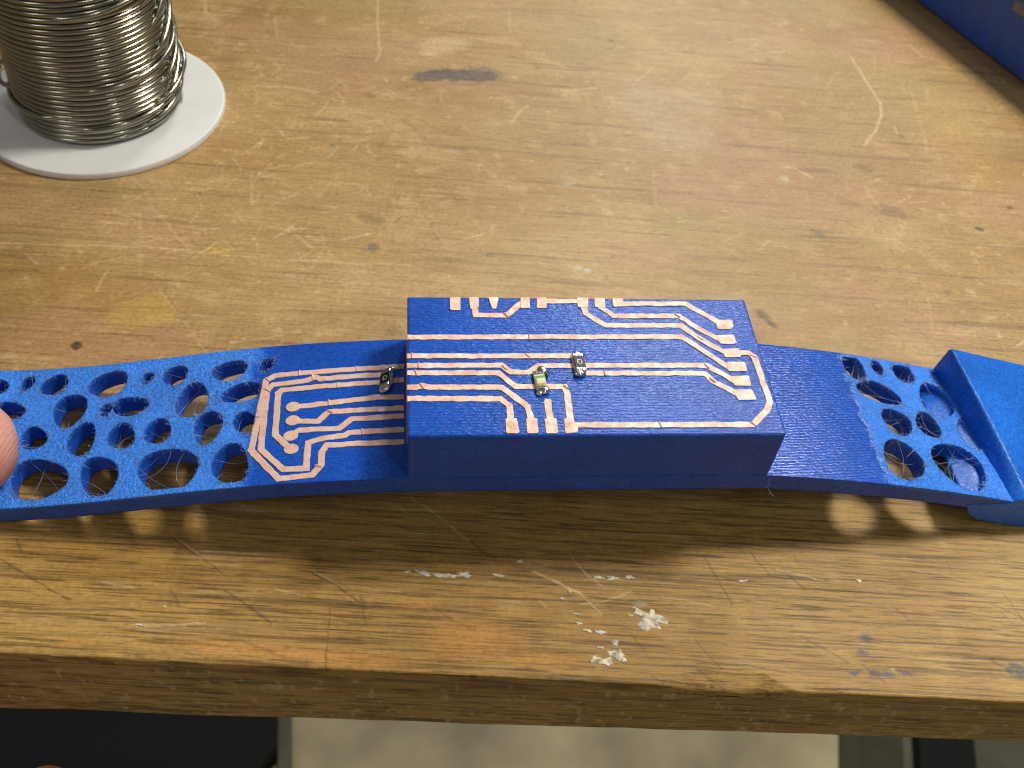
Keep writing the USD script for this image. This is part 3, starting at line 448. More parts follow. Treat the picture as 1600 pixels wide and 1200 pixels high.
def wood(name, grain, dark, gloss):
    return mat(name, {
        'rot': ('mapping', {'rotation': (0.0, 0.0, -TH)}),
        'paint': ('attribute', {'attribute': 'wear'}),
        's1': ('mapping', {'scale': (.09, 3.6, 3.6)}), 'g1': ('noise_texture', {'scale': 1.0, 'detail': 4.0, 'roughness': .65, 'distortion': .15}),
        's2': ('mapping', {'scale': (.30, 8.0, 8.0)}), 'g2': ('noise_texture', {'scale': 1.0, 'detail': 3.0, 'roughness': .6}),
        'sp': ('noise_texture', {'scale': 1.6, 'detail': 5.0, 'roughness': .7}),
        'r1': ('rgb_ramp', {'ramp': [(.30, dark), (.44, (.92, .90, .88)), (.60, (1.03, 1.03, 1.03)), (.75, (1.14, 1.13, 1.1))]}),
        'r2': ('rgb_ramp', {'ramp': [(.28, (.62, .58, .54)), (.45, (1, 1, 1)), (.75, (1.14, 1.14, 1.14))]}),
        'r3': ('rgb_ramp', {'ramp': [(.30, (.72, .71, .70)), (.5, (1, 1, 1)), (.70, (1.22, 1.23, 1.24))]}),
        'm1': ('mix_color', {'blend_type': 'multiply', 'fac': grain, 'use_clamp': False}), 'm2': ('mix_color', {'blend_type': 'multiply', 'fac': grain}), 'm3': ('mix_color', {'blend_type': 'multiply', 'fac': .8}),
        'hh': ('math', {'math_type': 'multiply_add', 'value2': .8}), 'b': ('bump', {'strength': .45, 'distance': .00012}),
        'rr': ('map_range', {'from_min': .3, 'from_max': .7, 'to_min': gloss-.1, 'to_max': gloss+.16}),
        'p': ('principled_bsdf', {'specular_ior_level': .45})},
        [('mm.vector', 'rot.vector'), ('rot.vector', 's1.vector'), ('rot.vector', 's2.vector'), ('s1.vector', 'g1.vector'), ('s2.vector', 'g2.vector'), ('rot.vector', 'sp.vector'),
         ('g1.fac', 'r1.fac'), ('g2.fac', 'r2.fac'), ('sp.fac', 'r3.fac'), ('paint.color', 'm1.a'), ('r1.color', 'm1.b'), ('m1.result', 'm2.a'), ('r2.color', 'm2.b'), ('m2.result', 'm3.a'), ('r3.color', 'm3.b'),
         ('m3.result', 'p.base_color'), ('g1.fac', 'hh.value1'), ('g2.fac', 'hh.value3'), ('hh.value', 'b.height'), ('b.normal', 'p.normal'), ('sp.fac', 'rr.value'), ('rr.result', 'p.roughness')])
TOP_WOOD = wood('worn_varnished_top', .8, (.74, .67, .58), .35)
BOARD_WOOD = wood('coarse_grained_board', 1.0, (.42, .36, .28), .50)

# ---------------------------------------------------------------- workbench: u runs along the front edge, w back from it
U, W_, O = np.array([math.cos(TH), math.sin(TH)]), np.array([-math.sin(TH), math.cos(TH)]), np.array([0, -16.87])
def bench_xy(u, w): return O+np.asarray(u)[..., None]*U+np.asarray(w)[..., None]*W_
KIND = {'pale': (.72, .54, .30), 'dark': (.055, .032, .018), 'graphite': (.12, .095, .075), 'yellow': (.50, .33, .085), 'slate': (.10, .11, .105), 'green': (.09, .13, .085), 'white': (.68, .64, .56),
        'brown': (.20, .115, .045), 'grey': (.52, .46, .31), 'pink': (.43, .235, .13), 'orange': (.56, .27, .065), 'ink': (.06, .07, .13)}
def N2(x, y, seed, octv=3): return meshkit.fbm(np.stack([x, y, np.full_like(x, seed*7.31)], -1), octv, seed)
def wear_colour(u, w, board):
    x, y = u, w
    if board:
        base = np.array([.38, .220, .052]); alt = np.array([.48, .315, .095]); dk = np.array([.22, .12, .032])
    else:
        base = np.array([.38, .235, .080]); alt = np.array([.48, .335, .145]); dk = np.array([.23, .125, .042])
    n1 = N2(x*.035, y*.06, 1, 4); n2 = N2(x*.10, y*.5, 2, 4); n3 = N2(x*.3, y*.35, 3, 4)
    c = base+(alt-base)*np.clip((n1-.42)*3.5, 0, 1)[..., None]
    c = c+(dk-c)*(np.clip((n2-.56)*3.2, 0, 1)*.4)[..., None]
    nb = N2(x*.028, y*.045, 71, 5); c = c+(dk*1.25-c)*(np.clip((nb-.50)*5, 0, 1)*(.18 if board else .42))[..., None]
    c = c+(alt*1.12-c)*(np.clip((n3-.60)*6, 0, 1)*.45)[..., None]
    if board:      # long dark pores of the open grain
        yy = y+.25*N2(x*.02, y*.10, 9, 2)*4
        for k, (sx, sy, t, a) in enumerate(((.05, 3.4, .61, .5), (.09, 5.6, .60, .75), (.16, 8.5, .62, .6))):
            g = N2(x*sx, yy*sy, 20+k, 3); c = c+(np.array([.075, .042, .014])-c)*(np.clip((g-t)*12, 0, 1)*a)[..., None]
        c = c+(np.array([.52, .36, .16])-c)*(np.clip((N2(x*.10, yy*3.1, 44, 3)-.60)*9, 0, 1)*.5)[..., None]
    else:          # rubbed patches and many small scratches of the varnish
        p = N2(x*.16, y*.30, 12, 4); c = c+(np.array([.55, .37, .18])-c)*(np.clip((p-.60)*7, 0, 1)*.5)[..., None]
        for sx, sy, sd, kk, t, a in ((.7, 1.0, 51, (.60, .44, .22), .66, .6), (.5, 1.1, 53, (.20, .11, .04), .68, .55), (.05, .09, 55, (.44, .26, .14), .54, .5), (.045, .08, 57, (.36, .27, .10), .55, .5)):
            c = c+(np.array(kk)-c)*(np.clip((N2(x*sx, y*sy, sd, 4)-t)*9, 0, 1)*a)[..., None]
        yy = y+.6*N2(x*.02, y*.1, 9, 2)*4
        g = N2(x*.05, yy*1.7, 24, 3); c = c+(np.array([.15, .085, .035])-c)*(np.clip((g-.60)*9, 0, 1)*.45)[..., None]
    return c
def stamp(c, u, w, board):
    warp = N2(u*.9, w*.9, 31, 3)-.5; warp2 = N2(u*.9, w*.9, 37, 3)-.5; grit = N2(u*1.7, w*3.2, 41, 3)
    def blend(mask, kind, a):
        c[...] += (np.array(KIND[kind])-c)*(np.clip(mask, 0, 1)*a)[..., None]
    for (bu, bw, rx, ry, an, kind, a, hard) in MARK_BLOBS:
        R = max(rx, ry)*1.8
        if bw+R < w.min() or bw-R > w.max(): continue
        s = (np.abs(u-bu) < R) & (np.abs(w-bw) < R)
        if not s.any(): continue
        du, dw = u[s]-bu+warp[s]*min(rx, 3)*1.1, w[s]-bw+warp2[s]*min(ry, 3)*1.1
        ca, sa = math.cos(math.radians(an)), math.sin(math.radians(an))
        d = np.hypot((du*ca+dw*sa)/rx, (-du*sa+dw*ca)/ry)
        k = np.clip((1-d)/(1.05-hard*.85), 0, 1); k = k*k*(3-2*k)*np.clip(.45+1.6*(grit[s]-.18), .25, 1)
        cs = c[s]; cs += (np.array(KIND[kind])-cs)*(k*a)[:, None]; c[s] = cs
    for P, wd, kind, a in ALL_STROKES:
        P = np.array(P); lo, hi = P.min(0)-wd*3, P.max(0)+wd*3
        if hi[1] < w.min() or lo[1] > w.max(): continue
        s = (u > lo[0]) & (u < hi[0]) & (w > lo[1]) & (w < hi[1])
        if not s.any(): continue
        q = np.stack([u[s]+warp[s]*.5, w[s]+warp2[s]*.5], -1); d = np.full(len(q), 9e9)
        for A, B in zip(P[:-1], P[1:]):
            t = np.clip(((q-A)@(B-A))/max((B-A)@(B-A), 1e-9), 0, 1); d = np.minimum(d, np.linalg.norm(q-A-t[:, None]*(B-A), axis=1))
        k = np.clip(1.3-d/(wd*.5), 0, 1)*np.clip(.3+1.7*(grit[s]-.2), .15, 1)
        cs = c[s]; cs += (np.array(KIND[kind])-cs)*(k*a)[:, None]; c[s] = cs
    return c
rng = np.random.default_rng(11)
ALL_STROKES = list(MARK_STROKES)
def scuffs(n, ulo, uhi, wlo, whi, lmin, lmax, kinds, a0, a1, spread, around=0.0):
    for _ in range(n):
        c = np.array([rng.uniform(ulo, uhi), rng.uniform(wlo, whi)]); L = rng.uniform(lmin, lmax); t = around+rng.normal(0, spread)
        d = np.array([math.cos(t), math.sin(t)])*L/2; b = rng.normal(0, .12, 2)*L*.3
        ALL_STROKES.append(([tuple(c-d), tuple(c+b), tuple(c+d)], rng.uniform(.16, .4), kinds[rng.integers(len(kinds))], rng.uniform(a0, a1)))
scuffs(240, -80, 120, 24, 160, 1.0, 8, ['pale', 'pale', 'pale', 'brown'], .2, .6, .9)
scuffs(130, -50, -12, 62, 112, .8, 5, ['pale'], .35, .75, 1.2)        # the scuffed patch beside the spool
scuffs(60, -10, 90, 30, 130, .5, 2.5, ['pale', 'brown', 'dark'], .3, .6, .8)
scuffs(55, -60, 90, 20, 60, 1, 7, ['pale', 'brown'], .25, .5, .5)
scuffs(40, -45, 70, .5, 16, 1.5, 7, ['dark', 'pale', 'brown'], .3, .6, .5, -.5)

bench = thing('workbench', 'worn wooden workbench with scratched varnish and coarse front board', 'workbench', (0, -16.87, 0))
def grid_mesh(uu, prof):
    """columns uu x rows of the profile [(w, z)]"""
    prof = np.array(prof); Ug, K = np.meshgrid(uu, np.arange(len(prof)), indexing='ij')
    Wg, Zg = prof[K, 0], prof[K, 1].copy()
    n = len(prof); i = np.arange(len(uu)-1)[:, None]*n; j = np.arange(n-1)
    q = np.stack([i+j, i+n+j, i+n+j+1, i+j+1], -1).reshape(-1, 4)
    return Ug, Wg, Zg, np.vstack([q[:, [0, 1, 2]], q[:, [0, 2, 3]]])
def emit(name, Ug, Wg, Zg, F, m, board):
    xy = bench_xy(Ug, Wg); V = np.concatenate([xy, Zg[..., None]], -1).reshape(-1, 3)
    s = Wg-.8*np.minimum(Zg, 0)*0
    c = wear_colour(Ug, np.where(Zg < -.6, Wg+Zg*1.0, Wg), board); c = stamp(c, Ug, np.where(Zg < -1.0, -50, Wg), board)
    if board:
        fz = (Zg < -1.2)[..., None]; nk = np.clip((N2(Ug*1.3, Zg*.8, 61, 4)-.66)*12, 0, 1)[..., None]; nd = np.clip((N2(Ug*.12, Zg*1.6, 63, 3)-.55)*7, 0, 1)[..., None]
        c = np.where(fz, c+(np.array([.55, .42, .24])-c)*nk*.7+(np.array([.10, .05, .015])-c)*nd*.6, c)
    return part(name, (V, F), m, bench, True, prim={'wear': ('c', c.reshape(-1, 3))})
far = lambda lo, hi, n: list(np.linspace(lo, hi, n))
uu = np.array(far(-300, -94, 12)+list(np.arange(-92, 132, .24))+far(135, 300, 10))
ww = 28.05+np.concatenate([np.cumsum(np.linspace(.20, .36, 500))-.20])
ww = list(ww[ww < 172])+far(175, 260, 8)
prof = [(28.05, -11.0), (28.05, -.3), (28.10, .0)]+[(w, .04) for w in ww[1:]]+[(260, -11)]
Ug, Wg, Zg, F = grid_mesh(uu, prof)
Zg[:, 3:-1] += .10*(N2(Ug*.12, Wg*.2, 5, 3)-.5)[:, 3:-1]
emit('tabletop', Ug, Wg, Zg, F, TOP_WOOD, False)
uu = np.array(far(-300, -62, 14)+list(np.arange(-60, 95, .15))+far(97, 300, 12))
prof = [(27.95, -11.5), (27.95, -.15)]+[(w, 0) for w in np.arange(27.85, .7, -.15)]+[(.55, 0), (.30, -.01), (.18, -.04), (.09, -.10), (.03, -.19), (0, -.32)]+[(0, -z) for z in np.arange(1, 11.9, .33)]+[(0, -12.2), (.3, -12.4), (3, -12.4)]
Ug, Wg, Zg, F = grid_mesh(uu, prof)
# worn front arris, the long chip in it and ragged underside
edge = np.clip(1-Wg/1.2, 0, 1)*(Zg > -1.2); n = N2(Ug*.25, Wg*0, 6, 4)
Zg -= edge*np.clip((n-.48)*2.2, 0, 1)*.45
bite = np.exp(-((Ug-33.5)/6.5)**4)*(.7+.5*np.clip((Ug-26)/14, 0, 1)*np.clip((44-Ug)/8, 0, 1))
Zg -= np.clip(1-Wg/(2.4*bite+1e-3), 0, 1)*bite*.85*(Zg > -1.6)
low = np.clip((-Zg-1.5)/9, 0, 1)*(Wg < 2); Zg += low*(.036*(Ug-10)+.5*(N2(Ug*.12, Wg*0, 8, 3)-.5))
Wg += (Zg < -1)*(Wg < .2)*(N2(Ug*.08, Zg*.9, 7, 4)-.5)*.5
Zg += (Zg > -.02)*.08*(N2(Ug*.06, Wg*1.8, 5, 3)-.5)
emit('edge_board', Ug, Wg, Zg, F, BOARD_WOOD, True)
rng = np.random.default_rng(5)
for (bu, bw, rx, ry, an) in PAINT_FLAKES:
    if bw < .6: bw = .6+ry
    k = int(9+rx*6); t = np.linspace(0, 2*np.pi, k, endpoint=False); r = rng.uniform(.35, 1.15, k)
    x, y = rx*r*np.cos(t), ry*r*np.sin(t); a = math.radians(an); q = np.stack([bu+x*math.cos(a)-y*math.sin(a), bw+x*math.sin(a)+y*math.cos(a)], -1)
    rings = []
    for s, z in ((1, -.05), (1, .03), (.8, .09)):
        cc = np.array([bu, bw]); p = cc+(q-cc)*s; xy = bench_xy(p[:, 0], p[:, 1]); rings.append(np.column_stack([xy, np.full(k, z)+(rng.uniform(-.02, .03, k) if z > 0 else 0)]))
    V = np.vstack(rings+[np.append(bench_xy(np.array(bu), np.array(bw)), .10)]); F = []
    for g in range(2):
        for j in range(k):
            a0, b0 = g*k+j, g*k+(j+1) % k; F += [(a0, b0, b0+k), (a0, b0+k, a0+k)]
    F += [(2*k+j, 2*k+(j+1) % k, 3*k) for j in range(k)]
    part('paint_fleck', (V, np.array(F)), WHITE_PAINT, bench, True)

# ---------------------------------------------------------------- wristband: printed strap, housing, copper circuit
D, TOPZ, THICK = 20.45, 18.5, 2.45
band = thing('wristband', 'blue 3D printed wristband with copper tape circuit on its raised block', 'wristband', (20, 10, 8))
dx = np.array([-75, -60, -45, -33, -20, -10, 0, 20, 100.0]); dv = np.array([2.9, 2.5, 2.1, 1.6, 1.0, .45, .05, 0, 0])
def delta(x): return np.interp(x, np.linspace(-75, 100, 351), DELTA)
from scipy.interpolate import PchipInterpolator
DELTA = PchipInterpolator(dx, dv)(np.linspace(-75, 100, 351))
def strap_z(x):
    x = np.asarray(x, float)
    l = np.polyval(STRAP_LEFT, np.clip(x, -50, 0)); l = np.where(x < -50, l+.0*(x+50), l)
    r = np.polyval(STRAP_RIGHT, np.clip(x-40, 0, 34)); r = np.where(x > 74, r-.30*(x-74)*np.exp(-.03*(x-74)), r)
    m = np.clip(x/40, 0, 1); mid = l*(1-m)+r*m
    return np.where(x < 0, l, np.where(x > 40, r, mid))
def on_strap(P):
    """flat (x, v, height over the strap) -> bent strap"""
    P = np.asarray(P, float); x = P[:, 0]; s = (strap_z(x+.05)-strap_z(x-.05))/.1; k = 1/np.sqrt(1+s*s)
    return np.column_stack([x-s*k*P[:, 2], P[:, 1]+delta(x), strap_z(x)+k*P[:, 2]])
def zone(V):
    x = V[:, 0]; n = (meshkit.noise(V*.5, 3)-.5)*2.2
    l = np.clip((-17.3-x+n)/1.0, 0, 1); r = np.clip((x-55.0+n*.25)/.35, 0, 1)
    return np.maximum(l, r)*np.clip(1-(strap_z(x)-.12-V[:, 2])/.35, 0, 1)  # fades below the top face: shade of hole walls and sides put into colour
shape = sbox(-68, -.07, 78, D+.03)
holes = [Polygon(h).buffer(0).intersection(sbox(-80, .8, 90, D-.65)).buffer(-.2).buffer(.34) for h in HOLES]
strap_shape = shape.difference(unary_union(holes))
s = slab(strap_shape, THICK, 1.1); V = np.array(s.vertices); V[:, 2] -= THICK
nz = meshkit.fbm(V*.9, 3, 2)-.5; V[:, 2] += (V[:, 2] > -.05)*nz*.10*zone(V)
s.vertices = on_strap(V); part('strap', s, BLUE, band, 40, prim={'rough_shade_zone': ('f', zone)})
zero = lambda V: np.zeros(len(V))
b = cbox((0, 0, 0), (40, D, TOPZ), .16)
b = man2tri(manifold3d.Manifold.trim_by_plane(tri2man(b), (0, 0, 1), 10.9))
part('housing', b, BLUE, band, 25, prim={'rough_shade_zone': ('f', zero)})
# the thicker sleeve the strap runs into
def wall_x(v): return 72.9-4.9*np.clip(v/D, 0, 1)
NV, vs = 15, np.linspace(-.12, D+.12, 15)
rows = []
for v in vs:
    t = float(np.clip(v/D, 0, 1)); h = 1.0+2.9*t**.75; xb, x0 = 71.7-2.7*t**1.3, 72.7-4.0*t; pr = []
    for x, up_ in ((xb-.03, -.25), (xb*.5+x0*.5-.02, h*.55), (x0-.02, h-.3), (x0+.30, h), (x0+4, h-.05), (x0+12, h-.2), (95, h-.6)):
        pr.append(on_strap([[x, v, up_]])[0])
    for x, dn in ((95, -THICK-2.2), (80, -THICK-2.0), (70, -THICK-1.9), (68.2, -THICK-1.2), (66.8, -THICK+.3), (66.9, -THICK+.6)):
        pr.append(on_strap([[x, v, dn]])[0])
    rows.append(pr)
R_ = np.array(rows); n = R_.shape[1]; V = R_.reshape(-1, 3); F = []
for i in range(NV-1):
    for j in range(n):
        a, b_, c, d = i*n+j, i*n+(j+1) % n, (i+1)*n+(j+1) % n, (i+1)*n+j; F += [(a, b_, c), (a, c, d)]
cap = lambda base, flip: [((base, base+j+1, base+j) if flip else (base, base+j, base+j+1)) for j in range(1, n-1)]
F += [(i0, j0, k0) for i0, j0, k0 in cap(0, True)]+cap((NV-1)*n, False)
sl = trimesh.Trimesh(V, np.array(F), process=False); sl.fix_normals()
part('sleeve', sl, BLUE_SMOOTH, band, 35, label='thick smooth sleeve at the end of the strap', prim={'rough_shade_zone': ('f', zero)})

# copper tape
WID = .72
def ribbon(P, w=WID):
    g = LineString(P).buffer(w/2, cap_style=2, join_style=2, mitre_limit=2.5).segmentize(.35); c = np.array(g.exterior.coords)
    n = np.stack([meshkit.fbm(np.column_stack([c*1.7, c[:, 0]*0+s]), 2, s)-.5 for s in (3, 8)], -1)
    return Polygon(c+n*.16, [np.array(r.coords) for r in g.interiors]).buffer(0)
def lay_top(shape, th=.09):
    m = slab(shape, th, .45); V = np.array(m.vertices); hi = V[:, 2] > th/2
    V[:, 2] += TOPZ-.02+hi*(meshkit.fbm(V*[1.1, 1.1, 0], 2, 4)-.5)*.10; m.vertices = V; return m
def lay_strap(shape, th=.09):
    m = slab(shape, th, .45); V = np.array(m.vertices); hi = V[:, 2] > th/2
    V[:, 2] += -.02+hi*(meshkit.fbm(V*[1.1, 1.1, 0], 2, 4)-.5)*.10; m.vertices = on_strap(V); return m
def wall_strip(v, vt):
    return cbox((-.08, v-WID/2, 11.0), (.02, v+WID/2, 18.52), .015)
clip = sbox(-.02, .1, 39.9, D-.06); left = sbox(-60, -5, -.02, 40)
def crease(at, ang, parent, strap=True, w=.80, l=.34):
    t = math.radians(ang); R = np.array([[math.cos(t), -math.sin(t)], [math.sin(t), math.cos(t)]])
    q = np.array([(-l/2, -w/2), (l/2, -w/2), (l/2, w/2), (-l/2, w/2)])@R.T+np.array(at)
    r = np.array([(0, -w/2), (0, w/2)])@R.T+np.array(at)
    P = np.vstack([np.column_stack([q, np.full(4, .03)]), np.column_stack([r, np.full(2, .22)])])
    P = on_strap(P) if strap else P+[0, 0, TOPZ]
    part('tape_crease', hull(P), COPPER, parent, 20)
pairs = {'D': 'c', 'G': 'd', 'H': 'e', 'I': 'f', 'J': 'b', 'K': 'a'}
TR = {}
for k, P in TOP_TRACES.items():
    ms = [lay_top(ribbon(P).intersection(clip))]
    if k in pairs:
        st = ribbon(STRAP_TRACES[pairs[k]]).intersection(left)
        ms.append(lay_strap(st)); ms.append(wall_strip(P[0][1], 0))
    TR[k] = part('copper_trace', join(ms), COPPER, band, 30)
def rounded(P, r=.18): return Polygon(P).buffer(0).buffer(-r).buffer(r, quad_segs=4)
for k, P in TOP_PADS.items():
    m = lay_top(rounded(P).intersection(clip), .12); part('solder_pad', m, COPPER, band, 30)
for i, (x, v) in enumerate(STRAP_DOTS):
    c = Polygon([(x+.82*math.cos(t), v+.72*math.sin(t)) for t in np.linspace(0, 6.283, 18)[:-1]])
    part('solder_pad', lay_strap(c, .12), COPPER, band, 30)
for at, ang, k in (((-11.0, 14.95), 10, 'J'), ((-12.6, 15.75), 0, 'K'), ((-8.0, 13.5), 0, 'D'), ((-8.9, 10.9), 5, 'G'), ((-8.7, 9.6), 60, 'H'), ((-5.0, 6.5), 0, 'J'), ((-1.0, 16.0), 20, 'K'), ((-1.1, 14.0), 0, 'D'), ((-16.3, 15.1), 40, 'K'), ((-16.1, 13.4), 50, 'J'), ((-9.6, 2.0), 70, 'K'), ((-5.9, 15.9), 5, 'K')):
    crease(at, ang, TR[k])
for at, ang, k in (((.5, 11.07), 0, 'G'), ((1.2, 9.67), 0, 'H'), ((.9, 8.6), 10, 'I'), ((1.5, 6.72), 30, 'J'), ((11.2, 17.43), 30, 'M'), ((13.2, 11.1), 45, 'G'), ((10.5, 9.3), 40, 'H'), ((13.6, 13.95), 0, 'D'), ((33.3, 13.9), 45, 'C'), ((33.2, 9.6), 30, 'H'), ((33.4, 7.5), 40, 'F'), ((26.5, 1.3), 10, 'C'), ((36.6, 1.35), 40, 'C'), ((38.9, 11.1), 60, 'C'), ((31.3, 17.5), 40, 'B'), ((17.0, 6.5), 45, 'I'), ((21.5, 8.6), 0, 'F')):
    crease(at, ang, TR[k], False)

# the soldered parts
def local(A, B, z, tilt=0.0):
    """frame with x across, y along A->B (towards the viewer), z up"""
    A, B = np.array([*A, z[0]], float), np.array([*B, z[1]], float); y = B-A; y /= np.linalg.norm(y)
    x = np.cross(y, [math.sin(tilt), 0, math.cos(tilt)]); x /= np.linalg.norm(x); zz = np.cross(x, y); o = (A+B)/2
    return lambda P: o+np.asarray(P)[:, :1]*x+np.asarray(P)[:, 1:2]*y+np.asarray(P)[:, 2:]*zz
def put(fr, m):
    m = m.copy(); m.vertices = fr(np.array(m.vertices)); m.fix_normals(); return m
def blob(c, r, sub=2, seed=0):
    m = trimesh.creation.icosphere(sub); V = np.array(m.vertices); V *= (1+.25*(meshkit.fbm(V*1.6+seed*9, 2, seed)-.5))[:, None]
    m.vertices = V*np.array(r)+np.array(c); return m
def resistor(A, B, z, w, tilt, label):
    fr = local(A, B, z, tilt); L = 2.6
    body = part('chip_resistor', put(fr, cbox((-w/2, -L/2+.42, 0), (w/2, L/2-.42, .52), .04)), CHIP_BLACK, band, label=label)
    part('ceramic_base', put(fr, cbox((-w/2-.02, -L/2+.4, -.06), (w/2+.02, L/2-.4, .30), .02)), CERAMIC, body)
    for s in (-1, 1):
        part('end_cap', put(fr, cbox((-w/2-.03, min(s*L/2, s*(L/2-.48)), -.04), (w/2+.03, max(s*L/2, s*(L/2-.48)), .56), .08)), SOLDER, body)
        part('solder_joint', put(fr, blob((.12*s, s*(L/2+.10), .12), (w*.58, .46, .36), 3, int(s+3))), SOLDER, body, True)
    t = meshkit.text_mesh('0', .72, .02, False); V = np.array(t.vertices); V[:, :2] -= (V[:, :2].min(0)+V[:, :2].max(0))/2
    V[:, 2] += .515; V[:, 0] *= 1.15; a = np.stack([V[:, 1]*0-V[:, 0], -V[:, 1], V[:, 2]], -1); a[:, 0] *= -1
    t.vertices = a; part('number_mark', put(fr, t), CHIP_MARK, body)
resistor((18.62, 11.0), (18.80, 8.5), (TOPZ+.10, TOPZ+.16), 1.22, .16, 'chip resistor flat on the block')
zl = lambda x: float(strap_z(x))
resistor((-2.15, 16.1-.6), (-2.45, 12.85-.6), (zl(-2.2)+.20, zl(-2.4)+.30), 1.3, -.6, 'chip resistor tilted against the block side')
fr = local((14.12, 8.55), (14.36, 5.85), (TOPZ+.14, TOPZ+.10), -.1)
led = part('light_diode', put(fr, cbox((-.60, -1.30, 0), (.60, 1.30, .36), .05)), LED_BASE, band, label='cream and green diode chip with solder blobs')
part('green_stripe', put(fr, cbox((-.62, -.62, .22), (.62, -.16, .41), .03)), LED_GREEN, led)
part('lens', put(fr, cbox((-.56, -.14, .24), (.56, .84, .70), .14)), LED_LENS, led)
part('end_cap', put(fr, cbox((-.63, -1.36, -.03), (.63, -.82, .41), .06)), SOLDER, led)
part('end_cap', put(fr, cbox((-.63, .86, -.03), (.63, 1.36, .41), .06)), SOLDER, led)
part('solder_joint', put(fr, blob((-.18, 1.36, .20), (.66, .44, .38), 3, 4)), SOLDER, led, True)
part('solder_joint', put(fr, blob((.36, 1.6, .12), (.36, .36, .26), 3, 9)), SOLDER, led, True)
part('solder_joint', put(fr, blob((-.42, -1.42, .20), (.56, .60, .34), 3, 6)), SOLDER, led, True)
part('burnt_flux', put(fr, blob((-.78, -1.10, .10), (.42, .62, .22), 3, 7)), CHIP_BLACK, led, True)

# thin strings of plastic left across the holes
rng = np.random.default_rng(21); L = []
cnt = [1]*len(holes)
for i in (2, 4, 6, 7, 8, 9, 10, 15, 17, 19, 20, 21): cnt[i] = 4
for i in (0, 1): cnt[i] = 1
for i in range(len(holes)-11, len(holes)): cnt[i] = 4
cnt[-1] = 14; cnt[-8] = 6; cnt[-9] = 5
for h, n in zip(holes, cnt):
    c = np.array(h.exterior.coords)[:-1]
    for _ in range(n):
        i = rng.integers(len(c)); j = (i+rng.integers(6, len(c)-6)) % len(c)
        A, B = c[i], c[j]; z0, z1 = rng.uniform(-1.6, -.05, 2); t = np.linspace(-.03, 1.03, 9)[:, None]
        sag = rng.normal(0, .12)*np.linalg.norm(B-A); nn = np.array([-(B-A)[1], (B-A)[0]]); nn = nn/(np.linalg.norm(nn)+1e-6)
        P = np.column_stack([A+(B-A)*t+nn*sag*4*t*(1-t), z0+(z1-z0)*t-4*abs(rng.normal(0, .35))*t*(1-t)])
        L.append(tube(on_strap(P), rng.uniform(.014, .032), 5))
    for _ in range(2):      # hanging ends
        A = c[rng.integers(len(c))]; ctr = c.mean(0); t = np.linspace(0, 1, 7)[:, None]
        P = np.column_stack([A+(ctr-A)*t*rng.uniform(.2, .6)+rng.normal(0, .3, 2)*t*t, -.1-rng.uniform(.1, 1.2)*t])
        L.append(tube(on_strap(P), np.linspace(.06, .02, 7), 5))
for h in holes:
    c = np.array(h.exterior.segmentize(.3).coords)[:-1]
    for _ in range(int(4+len(c)*.45)):
        A = c[rng.integers(len(c))]; inw = c.mean(0)-A; inw /= np.linalg.norm(inw)+1e-6; q = A-inw*rng.uniform(.05, .35)
        P = [np.array([*q, rng.uniform(-.04, .05)])]; d = np.array([*(inw*rng.uniform(-.2, .6)+rng.normal(0, .7, 2)), rng.normal(.1, .35)])
        for _k in range(6):
            d = d+rng.normal(0, .45, 3); d /= np.linalg.norm(d); P.append(P[-1]+d*rng.uniform(.08, .17))
        P = np.array(P); P[:, 2] = np.clip(P[:, 2], -1.2, .16); L.append(tube(on_strap(P), rng.uniform(.018, .034), 4))
for _ in range(4):          # wisp at the block's front corner
    P = np.cumsum(np.vstack([[40.2, -.05, 10.6], rng.normal(0, .3, (7, 3))+[0, -.05, -.22]]), 0); L.append(tube(P, .04, 5))
part('plastic_string', join(L), STRING, band, True, kind='stuff')

# ---------------------------------------------------------------- solder spool
SX, SY = -49.6, 83.7
spool = thing('solder_spool', 'white plastic spool wound with shiny solder wire, standing on the bench', 'spool', (SX, SY, .05))
def lathe(prof, n=96):
    m = trimesh.creation.revolve(np.array(prof, float), sections=n); m.apply_translation((SX, SY, 0)); return m
part('flange', lathe([(0, .06), (19.2, .06), (19.45, .2), (19.5, .85), (19.36, 1.15), (19.05, 1.27), (4, 1.27), (0, 1.27)]), FLANGE, spool, 35)
part('flange', lathe([(0, 45.0), (18.9, 45.0), (19.4, 45.3), (19.5, 46.3), (19.2, 46.65), (4, 46.7), (0, 46.7)]), FLANGE, spool, 35)
part('core', lathe([(0, 1.0), (9.5, 1.0), (9.5, 45.1), (0, 45.1)]), FLANGE, spool, 35)
rng = np.random.default_rng(3)
RW, PITCH = 12.35, .83
def helix(R, z0, z1, seed, jig):
    turns = (z1-z0)/PITCH; t = np.linspace(0, turns*2*np.pi, int(turns*96)); k = t/(2*np.pi)
    nz1 = meshkit.fbm(np.stack([np.floor(k)*3.7, np.cos(t)*1.1, np.sin(t)*1.1], -1), 2, seed)-.5
    fr_ = k % 1; nzb = meshkit.fbm(np.stack([np.floor(k+1)*3.7, np.cos(t)*1.1, np.sin(t)*1.1], -1), 2, seed)-.5
    j = nz1*(1-fr_)+nzb*fr_
    wav = np.sin(t+2.2*np.sin(k*.31))*np.sin(k*.55)*.10
    r = R+j*jig*.8+.10*np.sin(k*.4)
    return np.column_stack([SX+r*np.cos(t), SY+r*np.sin(t), z0+k*PITCH+j*jig+wav])
part('solder_wire', join([tube(helix(RW, 1.55, 44.4, 3, .14), .405, 7), tube(helix(RW-.66, 1.5, 44.4, 8, .3), .405, 6)]), WIRE, spool, True)
